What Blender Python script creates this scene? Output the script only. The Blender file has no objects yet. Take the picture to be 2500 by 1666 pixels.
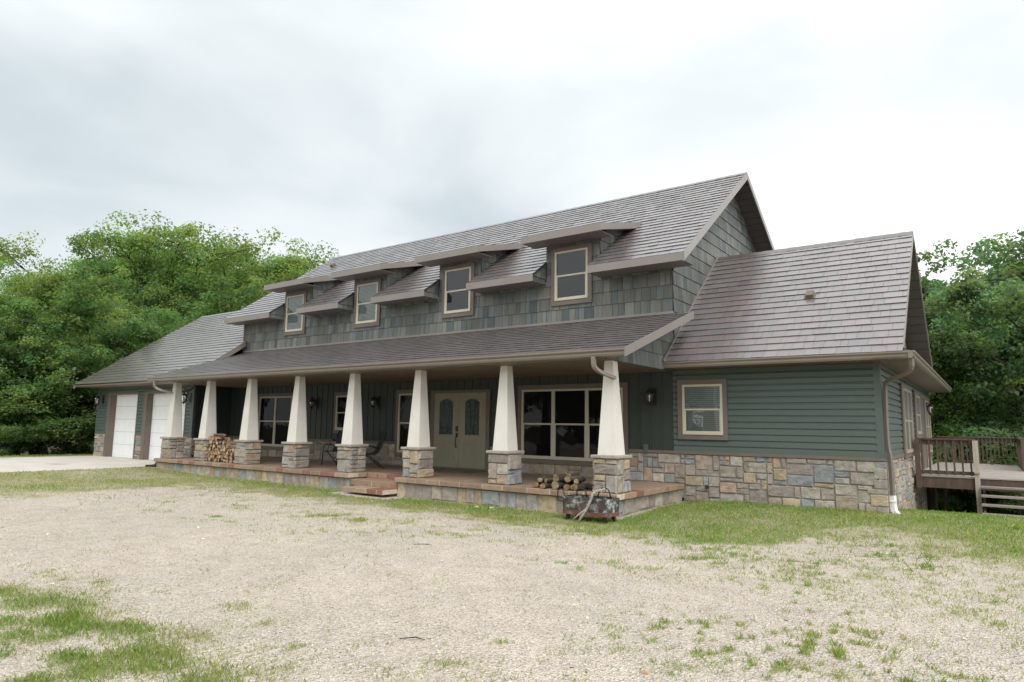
import bpy, math, random
import numpy as np
from mathutils import Matrix, Vector

# ------------------------------------------------------------------ scene, camera, sky, sun, exposure
scn = bpy.context.scene
COL = scn.collection

def set_camera():
    yaw, pit, rol = math.radians(35.85939), math.radians(7.25435), math.radians(0.79723)
    fw = Vector((-math.sin(yaw) * math.cos(pit), math.cos(yaw) * math.cos(pit), math.sin(pit)))
    rt = Vector((math.cos(yaw), math.sin(yaw), 0))
    up = rt.cross(fw)
    r2 = rt * math.cos(rol) + up * math.sin(rol)
    u2 = -rt * math.sin(rol) + up * math.cos(rol)
    m = Matrix((r2, u2, -fw)).transposed().to_4x4()
    m.translation = Vector((4.3793, -10.8532, 1.1970))
    cd = bpy.data.cameras.new('camera')
    cd.sensor_width = 36
    cd.lens = 36 * 1621.63 / 2500
    cd.clip_start = 0.1
    cd.clip_end = 2000
    co = bpy.data.objects.new('camera', cd)
    COL.objects.link(co)
    co.matrix_world = m
    scn.camera = co
set_camera()

SUN_EL, SUN_AZ = 52, 48           # degrees; azimuth measured from -Y towards +X (front right of the house)
def set_world():
    w = bpy.data.worlds.new('World')
    scn.world = w
    w.use_nodes = True
    nt = w.node_tree
    N, L = nt.nodes, nt.links
    for n in list(N): N.remove(n)
    out = N.new('ShaderNodeOutputWorld'); bg = N.new('ShaderNodeBackground')
    bg.inputs['Strength'].default_value = 0.1
    sky = N.new('ShaderNodeTexSky'); sky.sky_type = 'NISHITA'; sky.sun_disc = False
    sky.sun_elevation = math.radians(SUN_EL); sky.sun_rotation = math.radians(180 - SUN_AZ)
    tc = N.new('ShaderNodeTexCoord')
    mp = N.new('ShaderNodeMapping'); mp.inputs['Scale'].default_value = (1.0, 1.0, 2.2)
    mp.inputs['Location'].default_value = (0.9, 0.55, 0.3)
    n1 = N.new('ShaderNodeTexNoise'); n1.inputs['Scale'].default_value = 2.1; n1.inputs['Detail'].default_value = 5
    n1.inputs['Roughness'].default_value = 0.45; n1.inputs['Distortion'].default_value = 0.25
    L.new(tc.outputs['Generated'], mp.inputs[0]); L.new(mp.outputs[0], n1.inputs['Vector'])
    dot = N.new('ShaderNodeVectorMath'); dot.operation = 'DOT_PRODUCT'
    dot.inputs[1].default_value = (0.61, -0.234, 0.06)
    L.new(tc.outputs['Generated'], dot.inputs[0])
    def math_(op, a, b):
        m = N.new('ShaderNodeMath'); m.operation = op
        for i, v in enumerate((a, b)):
            if isinstance(v, (int, float)): m.inputs[i].default_value = v
            else: L.new(v, m.inputs[i])
        return m.outputs[0]
    nz = math_('MULTIPLY', math_('SUBTRACT', n1.outputs['Fac'], 0.5), 1.42)
    fac = math_('ADD', math_('ADD', nz, dot.outputs['Value']), 0.84)
    ramp = N.new('ShaderNodeValToRGB')
    e = ramp.color_ramp.elements
    e[0].position = 0.0; e[0].color = (4.4, 5.1, 5.4, 1)
    e[1].position = 1.0; e[1].color = (14.0, 14.1, 14.2, 1)
    m_ = ramp.color_ramp.elements.new(0.35); m_.color = (6.7, 7.15, 7.3, 1)
    m_ = ramp.color_ramp.elements.new(0.65); m_.color = (8.4, 8.7, 8.8, 1)
    L.new(fac, ramp.inputs[0])
    mix = N.new('ShaderNodeMix'); mix.data_type = 'RGBA'; mix.inputs['Factor'].default_value = 0.93
    L.new(sky.outputs[0], mix.inputs['A']); L.new(ramp.outputs[0], mix.inputs['B'])
    L.new(mix.outputs['Result'], bg.inputs['Color']); L.new(bg.outputs[0], out.inputs[0])
set_world()

def set_sun():
    ld = bpy.data.lights.new('sun', 'SUN')
    ld.energy = 1.5; ld.angle = math.radians(28); ld.color = (1.0, 0.965, 0.92)
    o = bpy.data.objects.new('sun', ld); COL.objects.link(o)
    el, az = math.radians(SUN_EL), math.radians(SUN_AZ)
    d = Vector((math.sin(az) * math.cos(el), -math.cos(az) * math.cos(el), math.sin(el)))   # towards the sun
    o.rotation_euler = d.to_track_quat('Z', 'Y').to_euler()
    o.location = d * 60
set_sun()
scn.view_settings.view_transform = 'Standard'
scn.view_settings.look = 'None'
scn.view_settings.exposure = 0.42
scn.view_settings.gamma = 1

# ------------------------------------------------------------------ helpers
rng = np.random.default_rng(7)
random.seed(7)
ORG = {}

class MB:
    def __init__(s):
        s.v, s.f, s.c, s.m = [], [], [], []
    def face(s, pts, col=(1, 1, 1), mi=0):
        i = len(s.v); s.v.extend([tuple(p) for p in pts]); s.f.append(list(range(i, i + len(pts))))
        s.c.append(col); s.m.append(mi)
    def hexa(s, p, col=(1, 1, 1), mi=0, skip=()):
        i = len(s.v); s.v.extend([tuple(q) for q in p])
        for k, q in enumerate(((0, 3, 2, 1), (4, 5, 6, 7), (0, 1, 5, 4), (1, 2, 6, 5), (2, 3, 7, 6), (3, 0, 4, 7))):
            if k in skip: continue
            s.f.append([i + a for a in q]); s.c.append(col); s.m.append(mi)
    def box(s, a, b, col=(1, 1, 1), mi=0):
        x0, y0, z0 = a; x1, y1, z1 = b
        s.hexa([(x0, y0, z0), (x1, y0, z0), (x1, y1, z0), (x0, y1, z0), (x0, y0, z1), (x1, y0, z1), (x1, y1, z1), (x0, y1, z1)], col, mi)
    def obox(s, F, a, b, col=(1, 1, 1), mi=0):
        """box in a local frame F(u,v,n)"""
        u0, v0, n0 = a; u1, v1, n1 = b
        s.hexa([F(u0, v0, n1), F(u1, v0, n1), F(u1, v0, n0), F(u0, v0, n0), F(u0, v1, n1), F(u1, v1, n1), F(u1, v1, n0), F(u0, v1, n0)], col, mi)
    def prism(s, base, top, col=(1, 1, 1), mi=0, mi_end=None, col_end=None):
        n = len(base); i = len(s.v)
        s.v.extend([tuple(p) for p in base]); s.v.extend([tuple(p) for p in top])
        me = mi if mi_end is None else mi_end; ce = col if col_end is None else col_end
        s.f.append([i + k for k in reversed(range(n))]); s.c.append(ce); s.m.append(me)
        s.f.append([i + n + k for k in range(n)]); s.c.append(ce); s.m.append(me)
        for k in range(n):
            s.f.append([i + k, i + (k + 1) % n, i + n + (k + 1) % n, i + n + k]); s.c.append(col); s.m.append(mi)
    def tube(s, path, r, seg=8, col=(1, 1, 1), mi=0, cap=True, mi_end=None, col_end=None):
        path = [Vector(p) for p in path]; n = len(path)
        rr = r if isinstance(r, (list, tuple)) else [r] * n
        i0 = len(s.v); prev = None
        for k, p in enumerate(path):
            t = (path[min(k + 1, n - 1)] - path[max(k - 1, 0)]).normalized()
            if prev is None:
                a = Vector((0, 0, 1)) if abs(t.z) < .9 else Vector((1, 0, 0))
                x = t.cross(a).normalized()
            else:
                x = (prev - t * prev.dot(t)).normalized()
            prev = x; y = t.cross(x)
            for j in range(seg):
                an = 2 * math.pi * j / seg
                s.v.append(tuple(p + (x * math.cos(an) + y * math.sin(an)) * rr[k]))
        for k in range(n - 1):
            for j in range(seg):
                a = i0 + k * seg + j; b = i0 + k * seg + (j + 1) % seg
                s.f.append([a, b, b + seg, a + seg]); s.c.append(col); s.m.append(mi)
        if cap:
            me = mi if mi_end is None else mi_end; ce = col if col_end is None else col_end
            s.f.append([i0 + j for j in reversed(range(seg))]); s.c.append(ce); s.m.append(me)
            s.f.append([i0 + (n - 1) * seg + j for j in range(seg)]); s.c.append(ce); s.m.append(me)
    def flat_tube(s, path, w, d, wdir, col=(1, 1, 1)):
        """rectangular pipe of width w along wdir and depth d"""
        path = [Vector(p) for p in path]; n = len(path); wd = Vector(wdir).normalized(); i0 = len(s.v)
        for k, p in enumerate(path):
            t = (path[min(k + 1, n - 1)] - path[max(k - 1, 0)]).normalized()
            y = t.cross(wd).normalized()
            for a, b in ((-1, -1), (1, -1), (1, 1), (-1, 1)):
                s.v.append(tuple(p + wd * (a * w / 2) + y * (b * d / 2)))
        for k in range(n - 1):
            for j in range(4):
                a = i0 + k * 4 + j; b = i0 + k * 4 + (j + 1) % 4
                s.f.append([a, b, b + 4, a + 4]); s.c.append(col); s.m.append(0)
        s.f.append([i0 + 3, i0 + 2, i0 + 1, i0]); s.c.append(col); s.m.append(0)
        e = i0 + (n - 1) * 4; s.f.append([e, e + 1, e + 2, e + 3]); s.c.append(col); s.m.append(0)
    def lathe(s, prof, c, seg=12, col=(1, 1, 1), mi=0):
        i0 = len(s.v); n = len(prof)
        for r, z in prof:
            for j in range(seg):
                a = 2 * math.pi * j / seg
                s.v.append((c[0] + r * math.cos(a), c[1] + r * math.sin(a), c[2] + z))
        for k in range(n - 1):
            for j in range(seg):
                a = i0 + k * seg + j; b = i0 + k * seg + (j + 1) % seg
                s.f.append([a, b, b + seg, a + seg]); s.c.append(col); s.m.append(mi)
        s.f.append([i0 + j for j in reversed(range(seg))]); s.c.append(col); s.m.append(mi)
        s.f.append([i0 + (n - 1) * seg + j for j in range(seg)]); s.c.append(col); s.m.append(mi)
    def mesh(s, name, mats, smooth=False, bevel=0):
        me = bpy.data.meshes.new(name)
        me.from_pydata(s.v, [], s.f)
        at = me.attributes.new('Col', 'FLOAT_COLOR', 'CORNER')
        buf = []
        for f, c in zip(s.f, s.c):
            if isinstance(c, list): 
                for q in c: buf.extend((q[0], q[1], q[2], 1.0))
            else: buf.extend((c[0], c[1], c[2], 1.0) * len(f))
        at.data.foreach_set('color', np.array(buf, dtype=np.float32))
        mats = mats if isinstance(mats, (list, tuple)) else [mats]
        for m in mats: me.materials.append(m)
        if len(mats) > 1: me.polygons.foreach_set('material_index', np.array(s.m, dtype=np.int32))
        if smooth: me.polygons.foreach_set('use_smooth', np.ones(len(s.f), dtype=bool))
        me.update()
        return me
    def build(s, name, mats, parent=None, smooth=False, bevel=0, label=None):
        me = s.mesh(name, mats, smooth)
        o = bpy.data.objects.new(name, me); COL.objects.link(o)
        if parent is not None: adopt(o, parent)
        if bevel:
            b = o.modifiers.new('bevel', 'BEVEL'); b.width = bevel; b.segments = 2; b.limit_method = 'ANGLE'
            b.angle_limit = math.radians(40)
        if label: o['label'] = label
        return o

def adopt(o, parent):
    o.parent = parent
    o.matrix_parent_inverse = Matrix.Translation(-Vector(ORG.get(parent.name, (0, 0, 0))))

def np_mesh(name, verts, faces, mats, cols=None, smooth=False, k=None):
    """fast mesh of equal-sized polygons from numpy arrays"""
    me = bpy.data.meshes.new(name)
    nf, k = faces.shape
    me.vertices.add(len(verts)); me.vertices.foreach_set('co', verts.astype(np.float32).ravel())
    me.loops.add(nf * k); me.loops.foreach_set('vertex_index', faces.astype(np.int32).ravel())
    me.polygons.add(nf)
    me.polygons.foreach_set('loop_start', np.arange(0, nf * k, k, dtype=np.int32))
    try: me.polygons.foreach_set('loop_total', np.full(nf, k, dtype=np.int32))
    except Exception: pass
    if smooth: me.polygons.foreach_set('use_smooth', np.ones(nf, dtype=bool))
    for m in (mats if isinstance(mats, (list, tuple)) else [mats]): me.materials.append(m)
    me.update(calc_edges=True)
    if cols is not None:
        at = me.attributes.new('Col', 'FLOAT_COLOR', 'POINT')
        c4 = np.ones((len(verts), 4), dtype=np.float32); c4[:, :3] = cols
        at.data.foreach_set('color', c4.ravel())
    me.validate()
    return me

def tag(o, label=None, cat=None, group=None, kind=None):
    if label: o['label'] = label
    if cat: o['category'] = cat
    if group: o['group'] = group
    if kind: o['kind'] = kind
    return o

def thing(name, label, cat, loc=(0, 0, 0), group=None, world_space=True):
    """an Empty at the thing's base; its parts are built in world space (or around the origin when world_space is False)"""
    o = bpy.data.objects.new(name, None); COL.objects.link(o)
    o.empty_display_size = 0.3; o.location = loc
    if world_space: ORG[o.name] = loc
    return tag(o, label, cat, group)

def copy_tree(o, parent=None):
    c = o.copy(); COL.objects.link(c)
    if parent is not None:
        inv = o.matrix_parent_inverse.copy(); c.parent = parent; c.matrix_parent_inverse = inv
    for ch in list(o.children): copy_tree(ch, c)
    return c

# ------------------------------------------------------------------ materials
def material(name, base=(0.5, 0.5, 0.5), rough=0.6, spec=0.4, attr=False, var=0.15, vscale=3.0, bump=0.0, bscale=40.0,
             stretch=(1, 1, 1), metal=0.0, dirt=None, dscale=1.2, damt=0.35):
    m = bpy.data.materials.new(name); m.use_nodes = True
    nt = m.node_tree; N, L = nt.nodes, nt.links
    b = N['Principled BSDF']
    b.inputs['Roughness'].default_value = rough; b.inputs['Specular IOR Level'].default_value = spec
    b.inputs['Metallic'].default_value = metal
    tc = N.new('ShaderNodeTexCoord'); mp = N.new('ShaderNodeMapping'); mp.inputs['Scale'].default_value = stretch
    L.new(tc.outputs['Object'], mp.inputs[0])
    n = N.new('ShaderNodeTexNoise'); n.inputs['Scale'].default_value = vscale; n.inputs['Detail'].default_value = 6
    L.new(mp.outputs[0], n.inputs['Vector'])
    mr = N.new('ShaderNodeMapRange'); mr.inputs['From Min'].default_value = 0.25; mr.inputs['From Max'].default_value = 0.75
    mr.inputs['To Min'].default_value = 1 - var; mr.inputs['To Max'].default_value = 1 + var
    L.new(n.outputs['Fac'], mr.inputs['Value'])
    if attr:
        a = N.new('ShaderNodeAttribute'); a.attribute_name = 'Col'; src = a.outputs['Color']
    else:
        r = N.new('ShaderNodeRGB'); r.outputs[0].default_value = (*base, 1); src = r.outputs[0]
    mul = N.new('ShaderNodeVectorMath'); mul.operation = 'SCALE'
    L.new(src, mul.inputs[0]); L.new(mr.outputs[0], mul.inputs['Scale'])
    col = mul.outputs[0]
    if dirt is not None:
        n2 = N.new('ShaderNodeTexNoise'); n2.inputs['Scale'].default_value = dscale; n2.inputs['Detail'].default_value = 8
        n2.inputs['Roughness'].default_value = 0.7
        L.new(tc.outputs['Object'], n2.inputs['Vector'])
        m2 = N.new('ShaderNodeMapRange'); m2.inputs['From Min'].default_value = 0.5; m2.inputs['From Max'].default_value = 0.75
        m2.inputs['To Max'].default_value = damt
        L.new(n2.outputs['Fac'], m2.inputs['Value'])
        mx = N.new('ShaderNodeMix'); mx.data_type = 'RGBA'
        L.new(m2.outputs[0], mx.inputs['Factor']); L.new(col, mx.inputs['A']); mx.inputs['B'].default_value = (*dirt, 1)
        col = mx.outputs['Result']
    L.new(col, b.inputs['Base Color'])
    if bump:
        n3 = N.new('ShaderNodeTexNoise'); n3.inputs['Scale'].default_value = bscale; n3.inputs['Detail'].default_value = 5
        L.new(mp.outputs[0], n3.inputs['Vector'])
        bp = N.new('ShaderNodeBump'); bp.inputs['Strength'].default_value = bump; bp.inputs['Distance'].default_value = 0.02
        L.new(n3.outputs['Fac'], bp.inputs['Height']); L.new(bp.outputs[0], b.inputs['Normal'])
    return m

def soffit_material(name, base, axis, pitch=0.1):
    m = material(name, base, rough=0.5, var=0.1)
    nt = m.node_tree; N, L = nt.nodes, nt.links; b = N['Principled BSDF']
    tc = N.new('ShaderNodeTexCoord'); sx = N.new('ShaderNodeSeparateXYZ'); L.new(tc.outputs['Object'], sx.inputs[0])
    md = N.new('ShaderNodeMath'); md.operation = 'DIVIDE'; md.inputs[1].default_value = pitch; L.new(sx.outputs[axis], md.inputs[0])
    fr = N.new('ShaderNodeMath'); fr.operation = 'FRACT'; L.new(md.outputs[0], fr.inputs[0])
    rp = N.new('ShaderNodeValToRGB'); rp.color_ramp.interpolation = 'LINEAR'
    e = rp.color_ramp.elements; e[0].position = 0.0; e[0].color = (0, 0, 0, 1); e[1].position = 0.14; e[1].color = (1, 1, 1, 1)
    L.new(fr.outputs[0], rp.inputs[0])
    bp = N.new('ShaderNodeBump'); bp.inputs['Strength'].default_value = 0.8; bp.inputs['Distance'].default_value = 0.02
    L.new(rp.outputs[0], bp.inputs['Height']); L.new(bp.outputs[0], b.inputs['Normal'])
    mx = N.new('ShaderNodeMix'); mx.data_type = 'RGBA'
    old = b.inputs['Base Color'].links[0].from_socket
    L.new(rp.outputs[0], mx.inputs['Factor']); mx.inputs['A'].default_value = (*[c * 0.3 for c in base], 1); L.new(old, mx.inputs['B'])
    L.new(mx.outputs['Result'], b.inputs['Base Color'])
    return m

def glass_material(name, tint=(0.85, 0.88, 0.87), rough=0.012, k=1.7):
    m = bpy.data.materials.new(name); m.use_nodes = True
    nt = m.node_tree; N, L = nt.nodes, nt.links
    N.remove(N['Principled BSDF']); out = N['Material Output']
    fr = N.new('ShaderNodeFresnel'); fr.inputs['IOR'].default_value = 1.55
    t = N.new('ShaderNodeBsdfTransparent'); t.inputs[0].default_value = (*tint, 1)
    g = N.new('ShaderNodeBsdfGlossy'); g.inputs['Roughness'].default_value = rough
    n = N.new('ShaderNodeTexNoise'); n.inputs['Scale'].default_value = 1.4
    tc = N.new('ShaderNodeTexCoord'); L.new(tc.outputs['Object'], n.inputs['Vector'])
    bp = N.new('ShaderNodeBump'); bp.inputs['Strength'].default_value = 0.05; bp.inputs['Distance'].default_value = 0.1
    L.new(n.outputs['Fac'], bp.inputs['Height']); L.new(bp.outputs[0], g.inputs['Normal'])
    mx = N.new('ShaderNodeMixShader')
    mul = N.new('ShaderNodeMath'); mul.operation = 'MULTIPLY'; mul.inputs[1].default_value = k; mul.use_clamp = True
    L.new(fr.outputs[0], mul.inputs[0]); L.new(mul.outputs[0], mx.inputs[0])
    L.new(t.outputs[0], mx.inputs[1]); L.new(g.outputs[0], mx.inputs[2]); L.new(mx.outputs[0], out.inputs[0])
    return m

def leaf_material(name, trans=0.48):
    m = bpy.data.materials.new(name); m.use_nodes = True
    nt = m.node_tree; N, L = nt.nodes, nt.links
    b = N['Principled BSDF']; out = N['Material Output']
    b.inputs['Roughness'].default_value = 0.5; b.inputs['Specular IOR Level'].default_value = 0.35
    a = N.new('ShaderNodeAttribute'); a.attribute_name = 'Col'
    oi = N.new('ShaderNodeObjectInfo')
    hs = N.new('ShaderNodeHueSaturation')
    mr = N.new('ShaderNodeMapRange'); mr.inputs['To Min'].default_value = 0.490; mr.inputs['To Max'].default_value = 0.508
    L.new(oi.outputs['Random'], mr.inputs['Value']); L.new(mr.outputs[0], hs.inputs['Hue'])
    L.new(a.outputs['Color'], hs.inputs['Color'])
    L.new(hs.outputs[0], b.inputs['Base Color'])
    t = N.new('ShaderNodeBsdfTranslucent')
    tm = N.new('ShaderNodeVectorMath'); tm.operation = 'MULTIPLY'; tm.inputs[1].default_value = (1.5, 1.7, 0.7)
    L.new(hs.outputs[0], tm.inputs[0]); L.new(tm.outputs[0], t.inputs[0])
    mx = N.new('ShaderNodeMixShader'); mx.inputs[0].default_value = trans
    L.new(b.outputs[0], mx.inputs[1]); L.new(t.outputs[0], mx.inputs[2]); L.new(mx.outputs[0], out.inputs[0])
    return m

M = {}
M['siding'] = material('green lap siding', (0.084, 0.113, 0.100), rough=0.40, var=0.07, vscale=1.5, bump=0.06, bscale=60, stretch=(0.3, 0.3, 3))
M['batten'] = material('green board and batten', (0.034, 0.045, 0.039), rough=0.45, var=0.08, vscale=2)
M['brown'] = material('brown trim paint', (0.150, 0.122, 0.100), rough=0.5, var=0.08, vscale=4)
M['fascia'] = material('taupe metal fascia', (0.200, 0.177, 0.157), rough=0.30, spec=0.8, var=0.06, vscale=2)
M['gutter'] = material('taupe aluminium gutter', (0.215, 0.185, 0.150), rough=0.34, spec=0.5, var=0.07, vscale=3)
M['cream'] = material('cream window vinyl', (0.49, 0.46, 0.365), rough=0.4, var=0.05)
M['shaft'] = material('off white column board', (0.66, 0.642, 0.59), rough=0.5, var=0.05, vscale=2.5, dirt=(0.45, 0.40, 0.30), damt=0.18)
M['doorpaint'] = material('khaki door paint', (0.28, 0.262, 0.19), rough=0.45, var=0.05)
M['white'] = material('white garage door', (0.80, 0.82, 0.82), rough=0.45, var=0.03)
M['pvc'] = material('white plastic pipe', (0.75, 0.76, 0.75), rough=0.45, var=0.06, dirt=(0.35, 0.3, 0.22), damt=0.3)
M['shake'] = material('faux cedar shakes', attr=True, rough=0.5, var=0.16, vscale=6, bump=0.25, bscale=22, stretch=(4, 4, 0.35))
M['shingle'] = material('stone coated shingles', attr=True, rough=0.30, spec=1.0, var=0.16, vscale=14, bump=0.05, bscale=40, stretch=(4, 0.35, 0.35))
for _k, _v in (('Coat Weight', .9), ('Coat Roughness', .25), ('Coat IOR', 1.6)): M['shingle'].node_tree.nodes['Principled BSDF'].inputs[_k].default_value = _v
M['rooftrim'] = material('dark roof sheet', (0.05, 0.042, 0.04), rough=0.5)
M['stone'] = material('ledgestone veneer', attr=True, rough=0.82, spec=0.25, var=0.24, vscale=9, bump=0.9, bscale=28, dirt=(0.16, 0.14, 0.11), dscale=5, damt=0.45)
M['mortar'] = material('grey mortar', (0.25, 0.235, 0.21), rough=0.9, var=0.15, vscale=20, bump=0.4, bscale=90)
M['cap'] = material('limestone pier cap', (0.33, 0.30, 0.25), rough=0.85, var=0.2, vscale=12, bump=0.6, bscale=35)
M['slab'] = material('stained porch concrete', (0.27, 0.205, 0.142), rough=0.55, spec=0.35, var=0.22, vscale=2.5, bump=0.1, bscale=50, dirt=(0.20, 0.12, 0.08), dscale=1.1)
M['nosing'] = material('stamped concrete nosing', attr=True, rough=0.6, spec=0.35, var=0.2, vscale=8, bump=0.35, bscale=40)
M['concrete'] = material('pale concrete', (0.50, 0.47, 0.42), rough=0.85, var=0.13, vscale=1.2, bump=0.15, bscale=70, dirt=(0.33, 0.3, 0.26), dscale=0.6)
M['soffit_x'] = soffit_material('brown porch soffit', (0.175, 0.132, 0.097), 'X', 0.13)
M['soffit_y'] = soffit_material('taupe eave soffit', (0.20, 0.168, 0.145), 'Y', 0.1)
M['soffit_e'] = soffit_material('dark taupe soffit', (0.155, 0.13, 0.115), 'X', 0.1)
M['glass'] = glass_material('window glass')
M['porchglass'] = glass_material('screened window glass', (0.5, 0.5, 0.5), k=0.4)
M['dark'] = material('painted room shade', (0.012, 0.012, 0.012), rough=0.7)  # near-black colour standing in for the shade of unlit rooms
M['blind'] = material('pale window blind', (0.40, 0.44, 0.42), rough=0.6, var=0.06)
M['screen'] = material('grey insect screen', (0.10, 0.10, 0.095), rough=0.55, var=0.1)
M['iron'] = material('black wrought iron', (0.016, 0.015, 0.014), rough=0.38, spec=0.5, var=0.2, vscale=15)
M['lampglass'] = glass_material('lantern glass', (0.95, 0.96, 0.95), 0.05)
M['bulb'] = material('ivory candle sleeve', (0.7, 0.68, 0.6), rough=0.35)
M['sling'] = material('charcoal sling fabric', (0.018, 0.017, 0.016), rough=0.75, var=0.15, vscale=60)
M['mat'] = material('grey coir mat', (0.15, 0.135, 0.11), rough=0.95, var=0.3, vscale=70, bump=0.6, bscale=200)
M['logside'] = material('log bark', attr=True, rough=0.9, spec=0.15, var=0.4, vscale=22, bump=1.0, bscale=35)
M['logend'] = material('cut log end', attr=True, rough=0.85, spec=0.15, var=0.25, vscale=35, bump=0.3, bscale=70)
M['rust'] = material('peeling painted steel', (0.050, 0.048, 0.047), rough=0.6, spec=0.4, var=0.5, vscale=14, bump=0.3, bscale=60, dirt=(0.48, 0.52, 0.53), dscale=9, damt=1.5)
M['rustrim'] = material('rusty steel rim', (0.13, 0.055, 0.035), rough=0.85, var=0.4, vscale=14, dirt=(0.30, 0.34, 0.35), dscale=6, damt=0.7)
M['lichen'] = material('lichened bark', (0.34, 0.32, 0.28), rough=0.95, var=0.45, vscale=25, bump=0.8, bscale=60)
M['deckold'] = material('weathered grey decking', (0.33, 0.305, 0.27), rough=0.85, var=0.22, vscale=3, bump=0.25, bscale=40, stretch=(0.4, 6, 6))
M['decktread'] = material('weathered grey tread', (0.24, 0.22, 0.195), rough=0.85, var=0.25, vscale=3, bump=0.25, bscale=40, stretch=(0.4, 6, 6))
M['deckbrown'] = material('stained brown deck rail', (0.095, 0.068, 0.052), rough=0.75, var=0.3, vscale=4, bump=0.25, bscale=40, stretch=(3, 3, 0.8))
M['deckpost'] = material('bleached wood post', (0.40, 0.355, 0.30), rough=0.85, var=0.25, vscale=5, bump=0.3, bscale=35, stretch=(6, 6, 0.5))
M['bark'] = material('tree bark', (0.060, 0.052, 0.043), rough=0.95, spec=0.1, var=0.35, vscale=5, bump=1.0, bscale=12, stretch=(2, 2, 0.5))
M['leaf'] = leaf_material('green leaves')
M['blade'] = leaf_material('grass blades', 0.3)
M['pebble'] = material('limestone gravel', attr=True, rough=0.9, spec=0.15, var=0.12, vscale=60)

# ------------------------------------------------------------------ ground
def smooth(a, b, x):
    t = np.clip((x - a) / (b - a), 0, 1); return t * t * (3 - 2 * t)

_perm = np.random.default_rng(3).random((256, 256))
def vnoise(x, y):
    xi, yi = np.floor(x).astype(int), np.floor(y).astype(int)
    fx, fy = x - xi, y - yi; fx = fx * fx * (3 - 2 * fx); fy = fy * fy * (3 - 2 * fy)
    g = lambda i, j: _perm[(xi + i) % 256, (yi + j) % 256]
    return (g(0, 0) * (1 - fx) + g(1, 0) * fx) * (1 - fy) + (g(0, 1) * (1 - fx) + g(1, 1) * fx) * fy
def fbm(x, y, o=4):
    s, a, t = 0, 0.5, 0
    for k in range(o):
        s = s + a * vnoise(x * 2 ** k + 17 * k, y * 2 ** k + 31 * k); t += a; a *= 0.55
    return s / t

def height(x, y):
    h = -0.425 + 0 * x
    h = h + 0.13 * smooth(-2.2, 0.3, x) * smooth(-0.6, 2.2, y)
    h = h + 0.125 * smooth(-14.5, -17.9, x) * smooth(-14, -6, y)
    h = h + 0.05 * smooth(-6, -14, x) * smooth(-2.5, 0.0, y)* smooth(-17.5, -15, x)
    h = h - 0.115 * np.clip(y - 4.0, 0, 28)
    h = h - 0.10 * np.clip(x - 5.2, 0, 25) * smooth(-6, 2, y)
    h = h - 0.06 * np.clip(-28 - x, 0, 25)
    h = h + 0.05 * (fbm(x * 0.35, y * 0.35, 3) - 0.5) * smooth(0.5, -1.5, y)
    h = h + 0.015 * (fbm(x * 2.2, y * 2.2, 3) - 0.5)
    return h

def inpoly(x, y, poly):
    r = np.zeros(x.shape, bool); n = len(poly)
    for i in range(n):
        x0, y0 = poly[i]; x1, y1 = poly[(i + 1) % n]
        c = ((y0 > y) != (y1 > y)) & (x < (x1 - x0) * (y - y0) / ((y1 - y0) + 1e-12) + x0)
        r ^= c
    return r

# front edge of the lawn along the house, in metres (x, y)
LAWN = [(-40, -9.5), (-16, -7.5), (-12.15, -5.72), (-11.59, -5.0), (-12.6, -3.42), (-12.2, -2.2), (-10.88, -2.0), (-9.26, -1.8), (-7.66, -1.68),
        (-6.33, -1.55), (-5.12, -1.8), (-4.73, -1.5), (-3.58, -1.64), (-1.86, -1.62), (-1.08, -1.62), (-0.38, -1.6), (0.54, -1.5),
        (1.36, -1.2), (1.99, -0.5), (2.13, 0.1), (2.92, 0.3), (3.7, 0.0), (4.56, -0.6), (8, -2.2), (30, -8), (30, 40), (-40, 40)]
NEARP = [(-4.0, -8.36), (-2.94, -8.10), (-2.49, -7.95), (-1.84, -7.95), (-1.3, -7.95), (-0.9, -7.85), (-0.23, -8.17), (0.15, -8.27), (0.45, -8.4), (-0.3, -9.6), (-4, -11)]
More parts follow.
